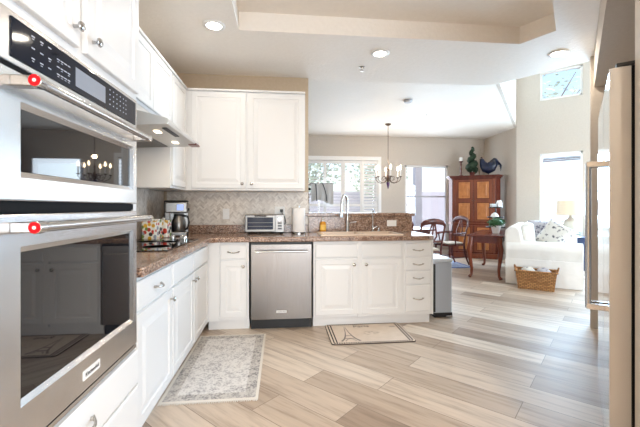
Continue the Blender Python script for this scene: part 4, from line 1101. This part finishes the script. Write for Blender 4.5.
bm = NB(); tube(bm, [(-.165, 0, .392), (-.20, 0, .38)], [.01, .002], 8); obj('beak', bm, M_BRONZE, t, smooth=60)
bm = NB()
for s in (-1, 1): tube(bm, [(0, s*.03, .06), (0, s*.03, .004)], .007, 6); box(bm, -.035, .015, s*.03-.008, s*.03+.008, .001, .006)
obj('legs', bm, M_BRONZE, t)
t = thing('dried_twigs', 'thin dried twig spray behind the topiary on the armoire', 'twigs', arm_at(.11, .26))
bm = NB()
for k in range(5):
    a = (k-2)*.05; tube(bm, [(0, 0, .002), (a*.5, 0, .3), (a+.03, .01, .56+.05*(k % 3))], [.004, .004, .002], 5)
    for j in range(5): tube(bm, [(a*.5+a*.1*j, 0, .32+.05*j), (a*.5+.03*(-1)**j, .01, .37+.05*j)], [.003, .001], 4)
obj('twigs', bm, M_TWIG, t)

# ------------------------------------------------------------------ sofa group (local x = towards the seat front, local y = along the sofa)
SA = math.radians(-39); SO = (3.53, 5.31)
SMAT = Matrix.Translation((SO[0], SO[1], 0)) @ Matrix.Rotation(SA, 4, 'Z')
def sl_(x, y, z=0): return tuple(SMAT @ Vector((x, y, z)))
t = thing('sofa', 'white slipcovered sofa with rolled arms and skirt', 'sofa', (SO[0], SO[1], 0), SA)
LEN = 1.75
bm = NB(); box(bm, .08, .96, .2, LEN-.2, .05, .40); obj('base', bm, M_LINEN, t, .03)
for y0 in (0, LEN-.24):
    bm = NB()
    prof = [(y0+.02, .02), (y0+.02, .46), (y0-.015, .53), (y0-.01, .60), (y0+.03, .65), (y0+.10, .675), (y0+.19, .66), (y0+.245, .60), (y0+.24, .52), (y0+.22, .46), (y0+.22, .02)]
    n = 14; R = []
    for i in range(n+1):
        x = .0+i*1.0/n
        wob = .006*math.sin(i*2.1)
        R.append([bm.verts.new((x, a+(wob*(1.6 if b < .5 else .4))+(.012*math.sin(i*1.3+3*b) if b < .1 else 0), b)) for a, b in prof])
    m_ = len(prof)
    for p, q in zip(R[:-1], R[1:]):
        for k in range(m_): bm.faces.new((p[k], p[(k+1) % m_], q[(k+1) % m_], q[k]))
    bm.faces.new(R[0]); bm.faces.new(R[-1][::-1])
    obj('arm', bm, M_LINEN, t, .012, smooth=60)
bm = NB(); prism(bm, [(.0, .05), (.24, .05), (.27, .5), (.20, .86), (.15, .905), (.06, .90), (-.01, .84), (-.02, .6)], .03, LEN-.03, lambda a, b, c: Vector((a, c, b))); obj('back', bm, M_LINEN, t, .03, smooth=60, seg=3)
for i in range(2):
    a = .245+i*.63
    bm = NB(); box(bm, .25, .98, a+.005, a+.625, .40, .54); obj('seat_cushion', bm, M_LINEN, t, .05, smooth=60, seg=4)
    bm = NB(); box(bm, -.085, .085, a+.01, a+.62, -.0, .40, Matrix.Translation((.33, 0, .545)) @ Matrix.Rotation(-.14, 4, 'Y')); obj('back_cushion', bm, M_LINEN, t, .06, smooth=60, seg=4)
bm = NB()
N_ = 60; R = []
for i in range(N_+1):
    f = i/N_; x = .0+f*1.0; y = .014+.004*math.sin(i*.35)+.002*math.sin(i*.9)
    R.append((x, y))
vs0 = [bm.verts.new((x, y-.012, .006)) for x, y in R]; vs1 = [bm.verts.new((x, .004, .40)) for x, y in R]; vs2 = [bm.verts.new((x, .016, .40)) for x, y in R]; vs3 = [bm.verts.new((x, y+.004, .006)) for x, y in R]
for i in range(N_):
    bm.faces.new((vs0[i], vs0[i+1], vs1[i+1], vs1[i])); bm.faces.new((vs1[i], vs1[i+1], vs2[i+1], vs2[i])); bm.faces.new((vs2[i], vs2[i+1], vs3[i+1], vs3[i])); bm.faces.new((vs3[i], vs3[i+1], vs0[i+1], vs0[i]))
obj('side_skirt', bm, M_LINEN, t, smooth=70)
def pillow_bm(s, th, M):
    bm = NB(); n = 14; g = {}
    for sd in (-1, 1):
        for i in range(n+1):
            for j in range(n+1):
                u, v = 2*i/n-1, 2*j/n-1; e = (1-u**4)*(1-v**4); pin = 1-.06*(1-abs(u*v))
                if sd == 1 and (abs(u) == 1 or abs(v) == 1): g[(sd, i, j)] = g[(-1, i, j)]; continue
                g[(sd, i, j)] = bm.verts.new(M @ Vector((u*s*pin, sd*th*e**.6, v*s*pin)))
    for sd in (-1, 1):
        for i in range(n):
            for j in range(n): bm.faces.new((g[(sd, i, j)], g[(sd, i+1, j)], g[(sd, i+1, j+1)], g[(sd, i, j+1)]))
    return bm
M_PIL1 = rug_mat('damask_grey', (.50, .48, .51), (.30, .28, .33), (.14, .13, .17), 12, 22, (.52, .60, .66)); M_PIL2 = rug_mat('paisley_white', (.66, .63, .58), (.32, .30, .30), (.09, .085, .10), 10, 20, (.50, .57, .62))
o = top('throw_pillow', pillow_bm(.23, .09, Matrix.Rotation(.25, 4, 'Z') @ Matrix.Rotation(-.35, 4, 'X')), M_PIL1, 'grey patterned throw pillow leaning behind the paler pillow on the sofa', 'pillow', 'throw pillows on the sofa', smooth=70)
o.location = sl_(.52, .68, .765); o.rotation_euler = (0, 0, SA)
o = top('throw_pillow', pillow_bm(.215, .09, Matrix.Rotation(-.2, 4, 'Z') @ Matrix.Rotation(-.45, 4, 'X') @ Matrix.Rotation(.5, 4, 'Y')), M_PIL2, 'white and grey printed throw pillow just behind the near sofa arm', 'pillow', 'throw pillows on the sofa', smooth=70)
o.location = sl_(.66, .44, .75); o.rotation_euler = (0, 0, SA)

# wicker basket
def wicker():
    m = mat('wicker', (.4, .2, .07), .7); v = coords(m, (1, 1, 1))
    wv = N(m, 'ShaderNodeTexBrick'); wv.inputs['Scale'].default_value = 1; wv.inputs['Brick Width'].default_value = .05; wv.inputs['Row Height'].default_value = .022; wv.inputs['Mortar Size'].default_value = .003
    wv.inputs['Color1'].default_value = (.50, .25, .085, 1); wv.inputs['Color2'].default_value = (.30, .13, .04, 1); wv.inputs['Mortar'].default_value = (.10, .04, .015, 1)
    cxn = N(m, 'ShaderNodeCombineXYZ'); sp = N(m, 'ShaderNodeSeparateXYZ'); ad = N(m, 'ShaderNodeMath', operation='ADD')
    L(m, v, sp.inputs[0]); L(m, sp.outputs[0], ad.inputs[0]); L(m, sp.outputs[1], ad.inputs[1]); L(m, ad.outputs[0], cxn.inputs[0]); L(m, sp.outputs[2], cxn.inputs[1]); L(m, cxn.outputs[0], wv.inputs['Vector'])
    L(m, wv.outputs['Color'], P(m).inputs['Base Color']); bump(m, wv.outputs['Fac'], -.6, .01); return m
M_WICK = wicker()
bp = sl_(.42, -.19)
t = thing('wicker_basket', 'brown wicker basket on the floor against the sofa arm', 'basket', bp, SA)
bm = NB()
def loop(x, y, z): return [bm.verts.new((a, b, z)) for a, b in ((-x, -y), (x, -y), (x, y), (-x, y))]
Ls = [loop(.225, .13, .003), loop(.24, .14, .12), loop(.26, .15, .27), loop(.245, .137, .27), loop(.225, .12, .12), loop(.21, .115, .02)]
for p, q in zip(Ls[:-1], Ls[1:]):
    for k in range(4): bm.faces.new((p[k], p[(k+1) % 4], q[(k+1) % 4], q[k]))
bm.faces.new(Ls[0]); bm.faces.new(Ls[-1]); obj('basket_body', bm, M_WICK, t, .012)
bm = NB(); r = [(-.262, -.152), (.262, -.152), (.262, .152), (-.262, .152), (-.262, -.152)]
for p, q in zip(r[:-1], r[1:]):
    tube(bm, [(p[0], p[1], .272), ((p[0]+q[0])/2, (p[1]+q[1])/2, .268), (q[0], q[1], .272)], .013, 8)
obj('braided_rim', bm, M_WICK, t, smooth=60)
for s in (-1, 1):
    bm = NB(); tube(bm, [(s*.262, -.07, .27), (s*.275, -.05, .315), (s*.28, 0, .33), (s*.275, .05, .315), (s*.262, .07, .27)], .011, 8); obj('handle', bm, M_WICK, t, smooth=60)
for i, (x, y, lab, m_) in enumerate(((-.10, .0, 'folded cream blanket in the left of the wicker basket', M_PIL2), (.10, .0, 'rolled pale grey blanket in the right of the wicker basket', M_PIL1))):
    bm = NB(); sphere(bm, (0, 0, 0), .1, 18, 10, s=(1.0, 1.05, .85))
    for v in bm.verts: v.co *= 1+.06*math.sin(v.co.x*60+v.co.y*40)
    o = top('folded_blanket', bm, m_, lab, 'blanket', 'blankets in the wicker basket', smooth=70)
    q = SMAT @ Vector((.42+x, -.19+y, .235)); o.location = q; o.rotation_euler = (0, 0, SA)

# console table behind the sofa
t = thing('console_table', 'dark cherry console table with curved legs behind the sofa', 'table', sl_(-.33, .95), SA)
bm = NB(); box(bm, -.28, .28, -.80, .80, .705, .735); obj('tabletop', bm, M_CHERRYD, t, .008)
bm = NB(); box(bm, -.24, .24, -.75, .75, .60, .705); obj('apron', bm, M_CHERRYD, t)
for sx in (-1, 1):
    for sy in (-1, 1):
        bm = NB(); tube(bm, [(sx*.22, sy*.72, .70), (sx*.225, sy*.73, .60), (sx*.245, sy*.75, .50), (sx*.235, sy*.74, .35), (sx*.21, sy*.715, .15), (sx*.215, sy*.72, .05), (sx*.245, sy*.75, .012)], [.040, .044, .042, .033, .024, .022, .030], 10); obj('leg', bm, M_CHERRY, t, smooth=60)
# potted plant
t = thing('potted_plant', 'small green plant in a white tapered pot on the console table', 'plant', sl_(-.22, .72, .735))
bm = NB(); lathe(bm, [(0, .002), (.055, .002), (.085, .14), (.088, .15), (.078, .15), (.07, .135), (0, .13)], 20); obj('pot', bm, M_WPLASTIC, t, smooth=40)
bm = NB(); sphere(bm, (0, 0, .19), .095, 14, 8, s=(1.2, 1.2, .8)); leafy(bm, (0, 0, .19), .135, 380, .022, .75); obj('foliage', bm, M_GREEN, t)
# tiered tray
t = thing('tiered_tray', 'dark three-tier tray stand on the console table', 'tray', sl_(-.27, 1.10, .735))
bm = NB(); lathe(bm, [(0, .002), (.06, .002), (.05, .02), (.012, .03), (.010, .46), (.016, .48), (0, .62), ], 14); obj('post', bm, M_BLACK, t, smooth=40)
for z, r in ((.085, .165), (.27, .14), (.455, .115)):
    bm = NB(); lathe(bm, [(0, z), (r, z), (r+.008, z+.02), (r, z+.02), (r-.006, z+.008), (0, z+.008)], 24); obj('tray', bm, M_BLACK, t, smooth=40)
def on_tray(x, y, z): q = SMAT @ Vector((-.27, 1.10, .735)); return (q.x+x, q.y+y, q.z+z)
t = thing('ceramic_house', 'white peaked ceramic house on the top tray tier', 'figurine', on_tray(.06, -.02, .464))
bm = NB(); box(bm, -.04, .04, -.035, .035, .001, .07); obj('house_walls', bm, M_WPLASTIC, t, .003)
bm = NB(); prism(bm, [(-.045, .07), (.045, .07), (.012, .135), (-.012, .135)], -.04, .04, lambda a, b, c: Vector((a, c, b))); obj('house_roof', bm, M_WPLASTIC, t, .003)
t = thing('ceramic_box', 'small grey-white ceramic box left on the top tray tier', 'box', on_tray(-.066, -.03, .464))
bm = NB(); box(bm, -.045, .045, -.035, .035, .001, .055); obj('box_body', bm, mat('grey_glaze', (.5, .52, .5), .4), t, .004)
bm = NB(); box(bm, -.047, .047, -.037, .037, .055, .066); obj('lid', bm, M_WPLASTIC, t, .003)
t = thing('ceramic_shell', 'white domed ceramic ornament on the middle tray tier', 'figurine', on_tray(-.058, -.062, .279))
bm = NB(); lathe(bm, [(0, .001), (.065, .001), (.065, .02), (.05, .05), (.03, .075), (.012, .09), (0, .092)], 18); obj('dome', bm, M_WPLASTIC, t, smooth=40)
bm = NB()
for k in range(10): tube(bm, [(.064*math.cos(k*.628), .064*math.sin(k*.628), .012), (.048*math.cos(k*.628), .048*math.sin(k*.628), .055), (.012*math.cos(k*.628), .012*math.sin(k*.628), .088)], [.009, .007, .004], 6)
obj('ribbing', bm, M_WPLASTIC, t, smooth=60)
t = thing('trailing_plant', 'green sprig in a white cup on the bottom tray tier', 'plant', on_tray(.09, -.06, .094))
bm = NB(); lathe(bm, [(0, .001), (.035, .001), (.05, .06), (.044, .06), (0, .05)], 16); obj('cup', bm, M_WPLASTIC, t, smooth=40)
bm = NB(); leafy(bm, (0, 0, .09), .06, 160, .02); obj('foliage', bm, M_GREEN, t)

# side table and lamp
lp = (5.65, 6.445)
t = thing('side_table', 'dark blue side table behind the sofa under the lamp', 'table', (lp[0], lp[1], 0), -PI/4)
M_BLUE = mat('navy_paint', (.015, .03, .09), .4)
bm = NB(); box(bm, -.27, .27, -.22, .22, .60, .63); obj('tabletop', bm, M_BLUE, t, .005)
bm = NB(); box(bm, -.24, .24, -.19, .19, .48, .60); obj('drawer_box', bm, M_BLUE, t, .003)
for sx in (-1, 1):
    for sy in (-1, 1):
        bm = NB(); tube(bm, [(sx*.22, sy*.17, .50), (sx*.22, sy*.17, .0015)], [.022, .014], 8); obj('leg', bm, M_BLUE, t, smooth=40)
t = thing('table_lamp', 'cream ceramic table lamp with a glowing drum shade', 'lamp', (lp[0], lp[1], .63))
bm = NB(); lathe(bm, [(0, .002), (.075, .002), (.075, .02), (.05, .035), (.07, .08), (.13, .17), (.135, .25), (.11, .32), (.05, .36), (.03, .40), (.035, .42), (0, .42)], 24); obj('lamp_base', bm, M_CERAM, t, smooth=50)
bm = NB(); cyl(bm, (0, 0, .42), (0, 0, .50), .008, n=8); obj('lamp_stem', bm, M_NICKEL, t)
bm = NB(); lathe(bm, [(.25, .42), (.235, .71), (.232, .71), (.247, .42)], 36); obj('lamp_shade', bm, M_SHADE, t, smooth=50)
bm = NB(); sphere(bm, (0, 0, .55), .035); obj('bulb', bm, emis('lamp_bulb', (1, .8, .55), 12), t, smooth=60)
l = bpy.data.lights.new('table_lamp_light', 'POINT'); l.energy = 4; l.color = (1, .76, .5); l.shadow_soft_size = .06
o = bpy.data.objects.new('table_lamp_light', l); COL.objects.link(o); o.location = (lp[0], lp[1], 1.27)
